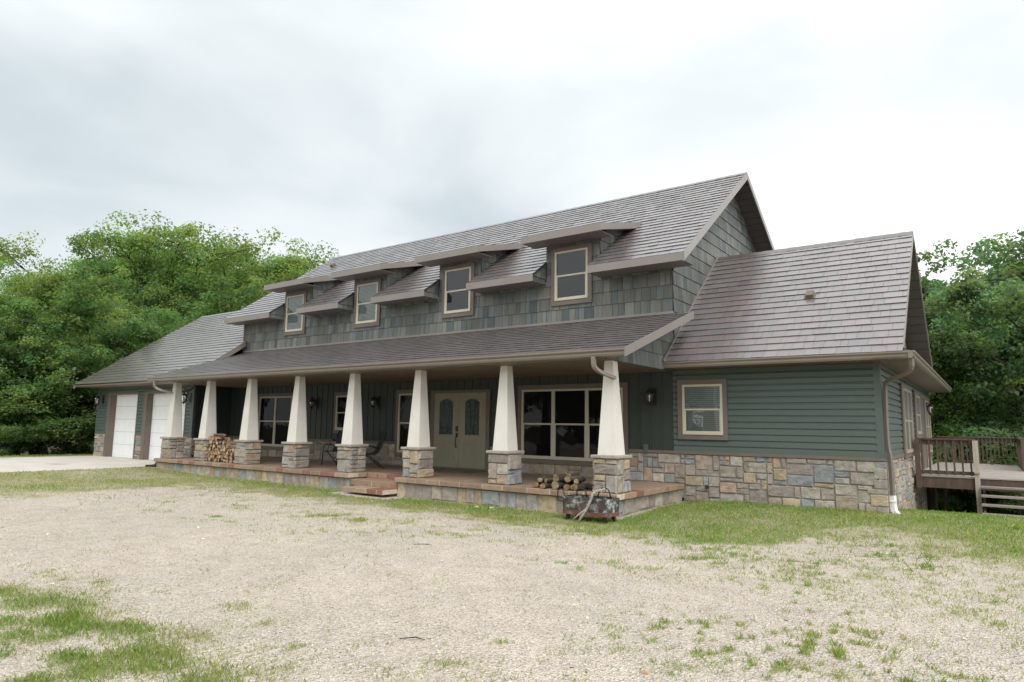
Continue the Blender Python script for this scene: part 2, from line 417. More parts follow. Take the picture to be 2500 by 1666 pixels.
# x, y, rx, ry, density
PATCH = [(-8.3, -4.5, .7, .35, .35), (-6.3, -4.55, .45, .25, .8), (-5.6, -4.5, .5, .3, .4), (-3.8, -4.45, .6, .32, .55), (-4.8, -3.0, .75, .32, .75), (-3.9, -2.7, .5, .4, .45),
         (0.03, -4.0, .35, .18, .55), (0.5, -4.0, .2, .12, .6), (1.45, -2.65, .45, .3, .7), (2.0, -2.3, .7, .35, .45), (3.1, -2.1, 1.1, .5, .42), (2.3, -1.2, .7, .4, .4),
         (4.2, -3.2, .5, .4, .25), (4.6, -2.0, .9, .8, .33), (3.93, -5.3, .25, .12, .22), (1.45, -7.25, .16, .09, .6), (1.2, -7.5, .14, .08, .6), (2.3, -6.3, .28, .16, .5), (2.6, -6.1, .2, .12, .5),
         (3.3, -5.8, .25, .14, .4), (2.8, -6.2, .14, .08, .4), (1.3, -6.63, .12, .05, .5), (-3.95, -6.4, .35, .12, .22), (-5.25, -6.55, .2, .1, .25), (3.6, -4.6, .4, .3, .15),
         (-0.35, -7.45, .35, .22, .35), (-0.9, -7.3, .4, .18, .35), (0.2, -7.7, .3, .15, .35), (0.3, -8.0, .3, .15, .4), (-2.2, -7.6, .6, .16, .35), (-3.4, -7.75, .7, .2, .4), (0.55, -7.35, .1, .05, .4),
         (-9.5, -3.6, .9, .35, .4), (-7.5, -3.3, .8, .3, .4), (-6.8, -2.6, 1.2, .35, .4), (-9.0, -2.6, 1.2, .35, .4), (-10.5, -4.4, .9, .5, .3), (-5.6, -3.7, .6, .3, .35), (-3.2, -3.6, .6, .3, .4), (-2.2, -3.2, .7, .3, .35), (-1.2, -3.0, .6, .3, .35), (1.0, -3.6, .5, .3, .35), (1.2, -1.9, .6, .3, .5), (2.6, -3.0, .6, .3, .35), (3.6, -2.9, .5, .3, .35), (4.9, -3.0, .6, .5, .4), (4.7, -4.2, .5, .4, .25), (-2.6, -2.6, .5, .3, .35), (-1.5, -2.3, .6, .25, .4), (0.4, -2.2, .6, .25, .35), (3.2, -1.0, .5, .35, .35), (2.0, -3.4, .4, .2, .2)]
def density(x, y):
    """how much grass grows at a point, 0..1"""
    n1 = fbm(x * 0.9, y * 0.9, 4); n2 = fbm(x * 3.1 + 40, y * 3.1, 3)
    wob = (n1 - .5) * 1.1 + (n2 - .5) * .5
    wx, wy = x + (n1 - .5) * .35, y + (n2 - .5) * .35
    d = np.zeros(x.shape)
    # soft lawn: sample the polygon at three offsets
    n3 = fbm(x * 7 + 3, y * 7, 2)
    for off, wt in ((-1.0, .10), (-0.55, .12), (-0.2, .2), (0.15, .3), (0.5, .16), (1.1, .07), (1.7, .05)):
        d += inpoly(wx, wy + off * (1 + .6 * smooth(-7, -15, x)), LAWN) * wt
    lawn = np.clip(d * (0.72 + 0.55 * wob) * np.clip(1 + (1 - d) * 5.5 * (.45 * (n3 - .5) + .55 * (n2 - .5)), 0, 2) + .12 * (d > .93), 0, 1)
    far = smooth(-9, -13, x) * (y < -0.6)
    lawn = np.where(d > 0, lawn * (1 - 0.25 * far), 0)
    d2 = np.zeros(x.shape)
    for off in (-0.35, -0.15, 0.05, 0.2):
        d2 += inpoly(wx + off * .8, wy + off, NEARP) / 4
    near = np.clip(d2 * (0.62 + .20 * smooth(-1.0, -2.6, x) + 1.7 * (n2 - .5) + 1.2 * (n1 - .5)), 0, .85)
    p = np.zeros(x.shape)
    for px, py, rx, ry, k in PATCH:
        e = ((x - px) / (rx * 1.3)) ** 2 + ((y - py) / (ry * 1.3)) ** 2
        p = np.maximum(p, 1.2 * k * np.exp(-e * .8) * np.clip(0.35 + 2.0 * (n2 - .5) + 2.6 * (n3 - .5), 0, 1.4))
    n4 = fbm(x * 13 + 13, y * 13, 2)
    base = 0.26 * np.clip((n1 - .40) * 4, 0.15, 1) * np.clip((n4 - .60) * 8, 0, 1) * (1 + 2.5 * smooth(.5, 3.5, x) + 1.2 * smooth(-3, -2, y))
    r = np.maximum.reduce([lawn, near, p, base])
    # none under the driveway, the slab or the house
    r = np.where((x < -18.05) & (x > -26.5) & (y > -30), 0, r)
    r = np.where((x < -16.9) & (x > -18.2) & (y > 0.02), 0, r)
    r = np.where((x > -17.7) & (x < -1.05) & (y > 0.0), 0, r)
    r = np.where((x > -8.3) & (x < -6.3) & (y > -0.62), 0, r)
    r = np.where((x > -1.3) & (x < 2.72) & (y > 3.2), 0, r)
    return r

def axis(lo, hi, step, far, n):
    mid = np.arange(lo, hi + step / 2, step)
    g = np.geomspace(1, far, n) - 1
    g = g / g[-1] * far
    return np.concatenate([lo - g[::-1][:-1] - 0, mid, hi + g[1:]])
def ground_material():
    m = bpy.data.materials.new('gravel and soil'); m.use_nodes = True
    nt = m.node_tree; N, L = nt.nodes, nt.links; b = N['Principled BSDF']
    b.inputs['Roughness'].default_value = 0.95; b.inputs['Specular IOR Level'].default_value = 0.1
    tc = N.new('ShaderNodeTexCoord')
    def noise(sc, det=6, ro=0.6):
        n = N.new('ShaderNodeTexNoise'); n.inputs['Scale'].default_value = sc; n.inputs['Detail'].default_value = det
        n.inputs['Roughness'].default_value = ro; L.new(tc.outputs['Object'], n.inputs['Vector']); return n.outputs['Fac']
    def ramp(src, stops):
        r = N.new('ShaderNodeValToRGB'); e = r.color_ramp.elements
        e[0].position, e[0].color = stops[0][0], (*stops[0][1], 1); e[1].position, e[1].color = stops[-1][0], (*stops[-1][1], 1)
        for p, c in stops[1:-1]:
            q = e.new(p); q.color = (*c, 1)
        L.new(src, r.inputs[0]); return r.outputs[0]
    def mixc(f, a, bb):
        x = N.new('ShaderNodeMix'); x.data_type = 'RGBA'
        if isinstance(f, float): x.inputs['Factor'].default_value = f
        else: L.new(f, x.inputs['Factor'])
        L.new(a, x.inputs['A']); L.new(bb, x.inputs['B']); return x.outputs['Result']
    vor = N.new('ShaderNodeTexVoronoi'); vor.inputs['Scale'].default_value = 55; L.new(tc.outputs['Object'], vor.inputs['Vector'])
    vor2 = N.new('ShaderNodeTexVoronoi'); vor2.inputs['Scale'].default_value = 22; L.new(tc.outputs['Object'], vor2.inputs['Vector'])
    sep = N.new('ShaderNodeSeparateColor'); L.new(vor.outputs['Color'], sep.inputs[0])
    stones = ramp(sep.outputs[0], [(0.0, (0.22, 0.195, 0.165)), (0.16, (0.40, 0.36, 0.305)), (0.55, (0.52, 0.47, 0.405)), (1.0, (0.68, 0.63, 0.55))])
    sand = ramp(noise(1.3), [(0.3, (0.455, 0.408, 0.350)), (0.7, (0.550, 0.498, 0.432))])
    grey = mixc(.5, ramp(noise(0.45, 5), [(0.40, (1.06, 1.02, .98)), (0.70, (0.88, 0.90, 0.93))]), ramp(noise(2.6, 7, .7), [(0.36, (.86, .83, .80)), (0.58, (1.08, 1.06, 1.03))]))
    g = mixc(noise(9), stones, sand)
    mu = N.new('ShaderNodeMix'); mu.data_type = 'RGBA'; mu.blend_type = 'MULTIPLY'; mu.inputs['Factor'].default_value = 1
    L.new(g, mu.inputs['A']); L.new(grey, mu.inputs['B'])
    soil = ramp(noise(14), [(0.3, (0.19, 0.195, 0.075)), (0.7, (0.34, 0.32, 0.17))])
    forest = ramp(noise(3), [(0.3, (0.035, 0.032, 0.018)), (0.7, (0.07, 0.065, 0.03))])
    at = N.new('ShaderNodeAttribute'); at.attribute_name = 'grass'
    ad = N.new('ShaderNodeMath'); ad.operation = 'MULTIPLY_ADD'
    L.new(noise(6), ad.inputs[0]); ad.inputs[1].default_value = 0.8; ad.inputs[2].default_value = -0.4
    sm = N.new('ShaderNodeMath'); sm.operation = 'ADD'; L.new(at.outputs['Fac'], sm.inputs[0]); L.new(ad.outputs[0], sm.inputs[1])
    mr = N.new('ShaderNodeMapRange'); mr.inputs['From Min'].default_value = 0.25; mr.inputs['From Max'].default_value = 0.75; mr.inputs['To Max'].default_value = 0.85
    L.new(sm.outputs[0], mr.inputs['Value'])
    c = mixc(mr.outputs[0], mu.outputs['Result'], soil)
    fo = N.new('ShaderNodeAttribute'); fo.attribute_name = 'wood'
    c = mixc(fo.outputs['Fac'], c, forest)
    L.new(c, b.inputs['Base Color'])
    bp = N.new('ShaderNodeBump'); bp.inputs['Strength'].default_value = 1.0; bp.inputs['Distance'].default_value = 0.02
    hs = N.new('ShaderNodeMath'); hs.operation = 'ADD'; L.new(vor.outputs['Distance'], hs.inputs[0]); L.new(vor2.outputs['Distance'], hs.inputs[1])
    L.new(hs.outputs[0], bp.inputs['Height']); L.new(bp.outputs[0], b.inputs['Normal'])
    return m

def make_ground():
    xs = axis(-21, 7, 0.075, 420, 26); ys = axis(-10, 5, 0.075, 420, 26)
    X, Y = np.meshgrid(xs, ys)
    Z = height(X, Y)
    nx, ny = len(xs), len(ys)
    v = np.stack([X.ravel(), Y.ravel(), Z.ravel()], 1)
    i = np.arange(nx * ny).reshape(ny, nx)
    f = np.stack([i[:-1, :-1].ravel(), i[:-1, 1:].ravel(), i[1:, 1:].ravel(), i[1:, :-1].ravel()], 1)
    me = np_mesh('ground', v, f, ground_material(), smooth=True)
    a = me.attributes.new('grass', 'FLOAT', 'POINT'); a.data.foreach_set('value', density(X.ravel(), Y.ravel()).astype(np.float32))
    wood = np.maximum.reduce([smooth(8, 12, Y.ravel()), smooth(-27, -31, X.ravel()) * (Y.ravel() > -12), smooth(-24, -27, Y.ravel())])
    a = me.attributes.new('wood', 'FLOAT', 'POINT'); a.data.foreach_set('value', wood.astype(np.float32))
    o = bpy.data.objects.new('ground', me); COL.objects.link(o)
    tag(o, 'pale limestone gravel yard with worn grass patches in front of the house', 'ground', kind='structure')
make_ground()

def make_driveway():
    mb = MB()
    x0, x1, y0, y1 = -26.3, -18.15, -30.0, 1.95
    ys = [y0, -16, -10, -4.6, 1.95]
    for a, b in zip(ys[:-1], ys[1:]):
        for xa, xb in ((x0, -22.23), (-22.22, x1)):
            mb.box((xa, a + .006, -0.62), (xb, b - .006, -0.292 if a > -5 else -0.294))
    mb.box((-18.15, -0.02, -0.62), (-17.66, 1.9, -0.300))
    o = mb.build('driveway', M['concrete'], bevel=0.01)
    tag(o, 'pale concrete driveway in front of the two white garage doors', 'driveway', kind='structure')
make_driveway()

# ------------------------------------------------------------------ stone veneer, shakes, shingles, siding generators
PAL = [(0.33, 0.285, 0.225), (0.36, 0.295, 0.205), (0.29, 0.255, 0.215), (0.40, 0.37, 0.315), (0.31, 0.295, 0.27), (0.265, 0.28, 0.28),
       (0.32, 0.275, 0.23), (0.27, 0.24, 0.21), (0.35, 0.265, 0.195), (0.32, 0.295, 0.255), (0.39, 0.325, 0.22), (0.29, 0.255, 0.22), (0.235, 0.255, 0.26), (0.34, 0.315, 0.265), (0.30, 0.27, 0.235), (0.33, 0.30, 0.26)]
def pick(r, k=1.0, pal=PAL):
    c = pal[r.randrange(len(pal))]; j = r.uniform(0.86, 1.14) * k
    return tuple(max(0.01, x * j * r.uniform(0.985, 1.015)) for x in c)

def stone_block(mb, F, u0, u1, v0, v1, r, depth=0.036, gap=0.0055, col=None):
    u0 += gap; u1 -= gap; v0 += gap; v1 -= gap
    if u1 - u0 < 0.02 or v1 - v0 < 0.02: return
    col = col or pick(r)
    d = depth * r.uniform(0.55, 1.0); b = min(0.016, (u1 - u0) / 4, (v1 - v0) / 4)
    nu = 2 if (u1 - u0) > 0.16 else 1; nv = 2 if (v1 - v0) > 0.14 else 1
    us = [u0 + b + (u1 - u0 - 2 * b) * k / (nu + 1) for k in range(nu + 2)]
    vs = [v0 + b + (v1 - v0 - 2 * b) * k / (nv + 1) for k in range(nv + 2)]
    j = lambda: r.uniform(-.005, .005)
    tu, tv = r.uniform(-.10, .10), r.uniform(-.10, .10)
    uc, vc = (u0 + u1) / 2, (v0 + v1) / 2
    top = [[F(u + j(), v + j(), max(.006, d + tu * (u - uc) + tv * (v - vc) + r.uniform(-.006, .006))) for u in us] for v in vs]
    base = lambda u, v: F(min(max(u, u0), u1), min(max(v, v0), v1), -0.002)
    i0 = len(mb.v); W = len(us) + 2
    rows = []
    outer = lambda u, v, k, l: base(u0 if k == 0 else u1 if k == len(us) - 1 else u, v0 if l == 0 else v1 if l == len(vs) - 1 else v)
    for l, v in enumerate(vs):
        for k, u in enumerate(us):
            if k < len(us) - 1 and l < len(vs) - 1:
                mb.face([top[l][k], top[l][k + 1], top[l + 1][k + 1], top[l + 1][k]], (lambda k: tuple(c * k for c in col))(r.uniform(.93, 1.07)))
    n, m = len(us), len(vs)
    for k in range(n - 1):
        mb.face([outer(us[k], vs[0], k, 0), outer(us[k + 1], vs[0], k + 1, 0), top[0][k + 1], top[0][k]], col)
        mb.face([outer(us[k + 1], vs[-1], k + 1, m - 1), outer(us[k], vs[-1], k, m - 1), top[m - 1][k], top[m - 1][k + 1]], col)
    for l in range(m - 1):
        mb.face([outer(us[0], vs[l + 1], 0, l + 1), outer(us[0], vs[l], 0, l), top[l][0], top[l + 1][0]], col)
        mb.face([outer(us[-1], vs[l], n - 1, l), outer(us[-1], vs[l + 1], n - 1, l + 1), top[l + 1][n - 1], top[l][n - 1]], col)

def ashlar(mb, F, u0, u1, v0, v1, seed, unit=0.108, big=1.0, depth=0.038, bottom=None):
    """random ashlar: a jittered grid whose cells are merged into blocks of mixed sizes"""
    r = random.Random(seed)
    nu = max(2, round((u1 - u0) / (unit * 1.15))); nv = max(2, round((v1 - v0) / unit))
    gu = [u0 + (u1 - u0) * k / nu + (r.uniform(-.22, .22) * unit if 0 < k < nu else 0) for k in range(nu + 1)]
    gv = [v0 + (v1 - v0) * k / nv + (r.uniform(-.15, .15) * unit if 0 < k < nv else 0) for k in range(nv + 1)]
    used = [[False] * nu for _ in range(nv)]
    sizes = [(2, 1), (3, 1), (2, 2), (3, 2), (4, 2), (1, 2), (4, 1), (2, 3), (3, 3), (2, 2), (3, 2), (3, 2), (2, 1)]
    for l in range(nv):
        for k in range(nu):
            if used[l][k]: continue
            w, h = r.choice(sizes)
            if r.random() > big: w, h = min(w, 2), min(h, 2)
            w = min(w, nu - k); h = min(h, nv - l)
            ww = 0
            while ww < w and not used[l][k + ww]: ww += 1
            w = ww
            if nu - (k + w) == 1 and w < 4 and not used[l][k + w]: w += 1
            for b in range(h):
                for a in range(w): used[l + b][k + a] = True
            stone_block(mb, F, gu[k], gu[k + w], gv[l], gv[l + h], r, depth)

def clip_poly(poly, n, d):
    """keep the part of a convex polygon of (u, v) points where n.p <= d"""
    out = []
    for i in range(len(poly)):
        a, b = poly[i], poly[(i + 1) % len(poly)]
        da = n[0] * a[0] + n[1] * a[1] - d; db = n[0] * b[0] + n[1] * b[1] - d
        if da <= 0: out.append(a)
        if (da < 0 < db) or (db < 0 < da):
            t = da / (da - db); out.append((a[0] + (b[0] - a[0]) * t, a[1] + (b[1] - a[1]) * t))
    return out
def clip_convex(rect, region):
    p = rect
    for i in range(len(region)):
        a, b = region[i], region[(i + 1) % len(region)]
        n = (b[1] - a[1], -(b[0] - a[0])); d = n[0] * a[0] + n[1] * a[1]
        p = clip_poly(p, n, d)
        if len(p) < 3: return []
    return p

def shakes(mb, F, regions, v_start, seed, course=0.312, wmin=0.11, wmax=0.30, back=True):
    """shake siding on convex regions (counter-clockwise (u,v) polygons)"""
    r = random.Random(seed)
    tones = [((0.160, 0.164, 0.142), 6), ((0.136, 0.143, 0.128), 4), ((0.186, 0.192, 0.170), 4), ((0.090, 0.113, 0.116), 3), ((0.146, 0.166, 0.158), 3), ((0.112, 0.125, 0.119), 2)]
    bag = [c for c, k in tones for _ in range(k)]
    u_lo = min(p[0] for g in regions for p in g); u_hi = max(p[0] for g in regions for p in g); v_hi = max(p[1] for g in regions for p in g)
    v = v_start
    while v < v_hi:
        u = u_lo - r.uniform(0, .1)
        while u < u_hi:
            w = r.uniform(wmin, wmax); c = r.choice(bag); k = r.uniform(.76, 1.04)
            c1 = tuple(x * k for x in c)
            k2 = r.uniform(.8, 1.08); c2 = tuple(x * k2 for x in (c1 if r.random() < .65 else [q * k for q in r.choice(bag)]))
            rect = [(u + .004, v), (u + w - .004, v), (u + w - .004, v + course - .002), (u + .004, v + course - .002)]
            dep = r.uniform(.016, .024)
            for g in regions:
                q = clip_convex(rect, g)
                if len(q) >= 3:
                    dz = lambda p: dep + (.003 - dep) * (p[1] - v) / course
                    cols = [tuple(a + (b - a) * (p[0] - u) / w for a, b in zip(c1, c2)) for p in q]
                    mb.face([F(p[0], p[1], dz(p)) for p in q], cols)
                    lo = [p for p in q if p[1] < v + 1e-4]
                    if len(lo) >= 2:
                        a, b = min(lo), max(lo)
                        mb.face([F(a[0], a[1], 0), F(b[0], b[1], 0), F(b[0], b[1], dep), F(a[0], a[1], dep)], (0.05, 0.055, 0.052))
            u += w
        v += course
    if back:
        for g in regions: mb.face([F(p[0], p[1], 0.001) for p in g], (0.03, 0.034, 0.033))

def shingles(mb, F, u_iv, L, seed, expo=0.24, th=0.020):
    """overlapping courses; u_iv(v0, v1) gives the (ua, ub) intervals of a course; F(u, v, n) maps onto the slope"""
    r = random.Random(seed)
    bag = [(0.150, 0.130, 0.126), (0.142, 0.124, 0.121), (0.160, 0.134, 0.126), (0.140, 0.129, 0.130), (0.152, 0.139, 0.140), (0.164, 0.135, 0.128), (0.132, 0.117, 0.117)]
    v = 0.0; k = 0
    while v < L - 0.02:
        v1 = min(v + expo, L)
        for ua, ub in u_iv(v, v1):
            u = ua
            first = True
            while u < ub - 1e-4:
                w = r.uniform(.12, .36)
                if first: w *= r.uniform(.3, 1); first = False
                e = min(u + w, ub)
                if ub - e < .08: e = ub
                c = r.choice(bag); q = r.uniform(.92, 1.08); c = tuple(x * q for x in c)
                t = th * r.uniform(.8, 1.15)
                a, b = u + .002, e - .002
                mb.face([F(a, v, t), F(b, v, t), F(b, v1 + .012, .003), F(a, v1 + .012, .003)], c)
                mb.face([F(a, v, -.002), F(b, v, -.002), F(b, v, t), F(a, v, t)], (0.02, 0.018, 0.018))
                u = e
        v += expo; k += 1

def frame_fn(O, U, V, Nn):
    O, U, V, Nn = Vector(O), Vector(U), Vector(V), Vector(Nn)
    return lambda u, v, n: tuple(O + U * u + V * v + Nn * n)
FRONT = lambda y: (lambda u, v, n: (u, y - n, v))             # a wall facing -Y: u = x, v = z
RIGHT = lambda x: (lambda u, v, n: (x + n, u, v))             # a wall facing +X: u = y, v = z
LEFT = lambda x: (lambda u, v, n: (x - n, -u, v))             # a wall facing -X: u = -y

def lap(mb, F, u0, u1, v0, v1, course=0.129):
    v = v0
    prof = [(0, .002), (0, .030), (.66, .027), (.76, .012), (1, .002)]
    while v < v1 - 1e-3:
        h = min(course, v1 - v)
        for (a, da), (b, db) in zip(prof[:-1], prof[1:]):
            if a * course >= h and a > 0: break
            bb = min(b * course, h)
            mb.face([F(u0, v + a * course, da), F(u1, v + a * course, da), F(u1, v + bb, db), F(u0, v + bb, db)])
        v += course
    mb.face([F(u0, v0, 0), F(u1, v0, 0), F(u1, v1, 0), F(u0, v1, 0)])

def board_batten(mb, F, u0, u1, v0, v1, pitch=0.275, phase=0.0):
    mb.face([F(u0, v0, 0), F(u1, v0, 0), F(u1, v1, 0), F(u0, v1, 0)])
    k = math.ceil((u0 - phase) / pitch)
    while k * pitch + phase < u1 - .03:
        u = k * pitch + phase
        if u > u0:
            mb.obox(F, (u, v0, 0), (u + .038, v1, .013))
        k += 1

# ------------------------------------------------------------------ the house
YW = 3.235                       # plane of the porch wall and the right wing's front wall
XG = -1.33                       # gable wall of the tall middle block
XS = 2.68                        # right side wall
HB = (-8.0, 3.2, -0.3)
house = thing('house', 'green and stone craftsman house with long columned porch, four dormers and two garage doors', 'house', HB)

def roof_F(x_eave, y0, z0, s):
    n = math.hypot(1, s)
    return frame_fn((0, y0, z0), (1, 0, 0), (0, 1 / n, s / n), (0, -s / n, 1 / n)), n

# slopes: (eave y, eave z, slope, ridge y)
MAIN = (2.605, 4.961, 0.69, 7.48); WING = (2.583, 2.588, 0.833, 6.28); GAR = (0.98, 2.637, 0.682, 6.28); PORCH = (-0.168, 2.592, 0.338, YW)
zr = lambda R, y: R[1] + R[2] * (y - R[0])
NOTCH = [(-15.72, -14.20), (-12.10, -10.60), (-8.42, -6.88), (-4.73, -3.17)]

def roof(name, R, x0, x1, seed, iv=None, rear=None, label=None, sheet_iv=None):
    F, n = roof_F(0, R[0], R[1], R[2]); L = (R[3] - R[0]) * n
    mb = MB()
    shingles(mb, F, iv or (lambda a, b: [(x0, x1)]), L, seed)
    for xa, xb, va, vb in (sheet_iv or [(x0, x1, 0, L)]):
        mb.hexa([F(xa, va, -.05), F(xb, va, -.05), F(xb, vb, -.05), F(xa, vb, -.05), F(xa, va, -.003), F(xb, va, -.003), F(xb, vb, -.003), F(xa, vb, -.003)], (0.03, 0.026, 0.025))
    if rear:
        yb, sb = rear; zt = zr(R, R[3]); zb = zt - sb * (yb - R[3])
        mb.hexa([(x0, R[3] + .002, zt - .06), (x1, R[3] + .002, zt - .06), (x1, yb, zb - .06), (x0, yb, zb - .06), (x0, R[3] + .002, zt), (x1, R[3] + .002, zt), (x1, yb, zb), (x0, yb, zb)], (0.07, 0.06, 0.058))
        rr = random.Random(seed + 5); x = x0                        # ridge caps
        while x < x1:
            e = min(x + .3, x1); zz = zt + .012 + rr.uniform(0, .006)
            c = pick(rr, 1, [(0.08, 0.068, 0.064), (0.09, 0.073, 0.066)])
            for yy, ss in ((R[3] - .13, R[2]), (R[3] + .13, sb)):
                mb.face([(x, yy, zz - .13 * ss + .012), (e, yy, zz - .13 * ss + .004), (e, R[3], zz + .012), (x, R[3], zz + .02)], c)
            mb.face([(x, R[3] - .13, zz - .13 * R[2] - .01), (x, R[3] - .13, zz - .13 * R[2] + .012), (x, R[3], zz + .02), (x, R[3], zz)], (0.03, 0.03, 0.03))
            x = e
    return mb.build(name, M['shingle'], house, label=label)

def main_iv(v0, v1):
    n = math.hypot(1, MAIN[2]); vtop = (4.95 - MAIN[0]) * n
    if v0 < vtop:
        e = [-18.47] + [t for p in NOTCH for t in p] + [-0.82]
        return [(e[i], e[i + 1]) for i in range(0, len(e), 2)]
    return [(-18.47, -0.82)]
nM = math.hypot(1, MAIN[2]); vt = (4.95 - MAIN[0]) * nM
edges = [-18.47] + [t for p in NOTCH for t in p] + [-0.82]
roof('roof', MAIN, -18.47, -0.82, 11, main_iv, rear=(12.6, 0.6), label='tall shingled main roof notched by four dormers',
     sheet_iv=[(edges[i], edges[i + 1], 0, vt) for i in range(0, 10, 2)] + [(-18.47, -0.82, vt, (MAIN[3] - MAIN[0]) * nM)])
roof('roof', WING, XG + .01, 3.157, 12, rear=(9.98, 0.833), label='lower shingled roof of the right wing')
nG = math.hypot(1, GAR[2]); vg = (YW - GAR[0]) * nG
roof('roof', GAR, -26.75, -17.95, 13, lambda a, b: [(-26.75, -17.95 if a < vg else -18.14)], rear=(12.2, 0.682), label='shingled garage roof at the far left',
     sheet_iv=[(-26.75, -17.95, 0, vg), (-26.75, -18.14, vg, (GAR[3] - GAR[0]) * nG)])
roof('porch_roof', PORCH, -18.15, -0.86, 14, label='shallow shingled porch roof below the upper wall')

# flashing strips
mb = MB()
F, n_ = roof_F(0, WING[0], WING[1], WING[2]); mb.obox(F, (XG + .012, 0, .02), (XG + .05, 4.8, .06))
mb.box((-18.1, YW - .06, zr(PORCH, YW) - .0), (XG + .02, YW - .024, zr(PORCH, YW) + .06))
mb.build('flashing', M['fascia'], house)

def fascia_slope(mb, x0, x1, ya, za, yb, zb, h):
    mb.hexa([(x0, ya, za - h), (x1, ya, za - h), (x1, yb, zb - h), (x0, yb, zb - h), (x0, ya, za), (x1, ya, za), (x1, yb, zb), (x0, yb, zb)])
# main rakes (right and left), front and rear
mb = MB()
zt = zr(MAIN, 7.48) + .012
fascia_slope(mb, -0.838, -0.80, MAIN[0] - .015, zr(MAIN, MAIN[0]) + .0, 7.48, zt, .20)
fascia_slope(mb, -0.838, -0.80, 7.481, zt, 12.6, zt - .6 * 5.12, .18)
mb.build('rake_board', M['fascia'], house, label='pale rake boards of the tall gable')
mb = MB(); fascia_slope(mb, -18.50, -18.46, MAIN[0], zr(MAIN, MAIN[0]), 7.48, zt, .18); fascia_slope(mb, -18.5, -18.46, 7.481, zt, 12.6, zt - .6 * 5.12, .18)
mb.build('rake_board', M['fascia'], house)
# porch rake
mb = MB(); fascia_slope(mb, -0.875, -0.84, PORCH[0] - .01, zr(PORCH, PORCH[0]) + .015, YW - .03, zr(PORCH, YW) + .015, .16)
mb.build('rake_board', M['fascia'], house, label='sloping rake board at the right end of the porch roof')
# garage rakes
mb = MB()
fascia_slope(mb, -26.78, -26.74, GAR[0], zr(GAR, GAR[0]) + .01, 6.28, zr(GAR, 6.28) + .01, .18)
mb.build('rake_board', M['fascia'], house)
mb = MB(); fascia_slope(mb, -17.965, -17.93, 1.75, zr(GAR, 1.75) + .016, YW - .03, zr(GAR, YW) + .016, .21)
mb.build('rake_board', M['fascia'], house, label='short rake board where the garage roof meets the upper wall')
# wing rakes, thin and dark
mb = MB()
fascia_slope(mb, 3.145, 3.17, WING[0] + .1, zr(WING, WING[0] + .1) + .012, 6.28, zr(WING, 6.28) + .012, .10)
fascia_slope(mb, 3.145, 3.17, 6.281, zr(WING, 6.28) + .012, 9.98, zr(WING, 6.28) - .833 * 3.7, .10)
mb.build('rake_board', M['fascia'], house, label='thin rake edge of the right wing gable')

# rake soffits
zrr = lambda y: zr(MAIN, 7.48) - .6 * (y - 7.48)
zww = lambda y: zr(WING, 6.28) - .833 * (y - 6.28)
dark_soffit = soffit_material('dark rake soffit', (0.095, 0.082, 0.076), 'Y', 0.22)
mb = MB(); mb.face([(XG, MAIN[0], zr(MAIN, MAIN[0]) - .12), (-.838, MAIN[0], zr(MAIN, MAIN[0]) - .12), (-.838, 7.48, zr(MAIN, 7.48) - .12), (XG, 7.48, zr(MAIN, 7.48) - .12)]); mb.build('soffit', dark_soffit, house, label='dark soffit under a gable overhang')
mb = MB(); mb.face([(XG, 7.48, zrr(7.48) - .12), (-.838, 7.48, zrr(7.48) - .12), (-.838, 12.6, zrr(12.6) - .12), (XG, 12.6, zrr(12.6) - .12)]); mb.build('soffit', dark_soffit, house, label='dark soffit under a gable overhang')
mb = MB(); mb.face([(XS, WING[0], zr(WING, WING[0]) - .1), (3.145, WING[0], zr(WING, WING[0]) - .1), (3.145, 6.28, zr(WING, 6.28) - .1), (XS, 6.28, zr(WING, 6.28) - .1)]); mb.build('soffit', dark_soffit, house, label='dark soffit under a gable overhang')
mb = MB(); mb.face([(XS, 6.28, zww(6.28) - .1), (3.145, 6.28, zww(6.28) - .1), (3.145, 9.98, zww(9.98) - .1), (XS, 9.98, zww(9.98) - .1)]); mb.build('soffit', dark_soffit, house, label='dark soffit under a gable overhang')

# eave boxes between the dormers: fascia, soffit, shaken end caps
eaves = [(edges[i], edges[i + 1]) for i in range(0, 10, 2)]
for xa, xb in eaves:
    mb = MB(); mb.box((xa + .002, MAIN[0] - .02, 4.785), (xb - .002, MAIN[0] - .001, 4.965))
    fo = mb.build('fascia', M['fascia'], house, label='fascia of a main roof eave between dormers')
    mb = MB(); mb.box((xa + .004, MAIN[0] + .002, 4.790), (xb - .004, YW - .026, 4.800)); mb.build('soffit', M['soffit_e'], fo)
    mb = MB()
    poly = [(MAIN[0] + .002, 4.80), (YW - .024, 4.80), (YW - .024, zr(MAIN, YW) - .055), (MAIN[0] + .002, zr(MAIN, MAIN[0]) - .055)]
    if xb < -1: shakes(mb, RIGHT(xb - .024), [poly], 4.62, int(-xb * 10))
    else: mb.face([(xb - .5, p[0], p[1]) for p in poly], (0.12, 0.12, 0.11))
    mb.build('end_cap', M['shake'], fo)
    mb = MB(); mb.face([(xa + .02, p[0], p[1]) for p in reversed(poly)], (0.10, 0.10, 0.095)); mb.build('end_cap', M['shake'], fo)

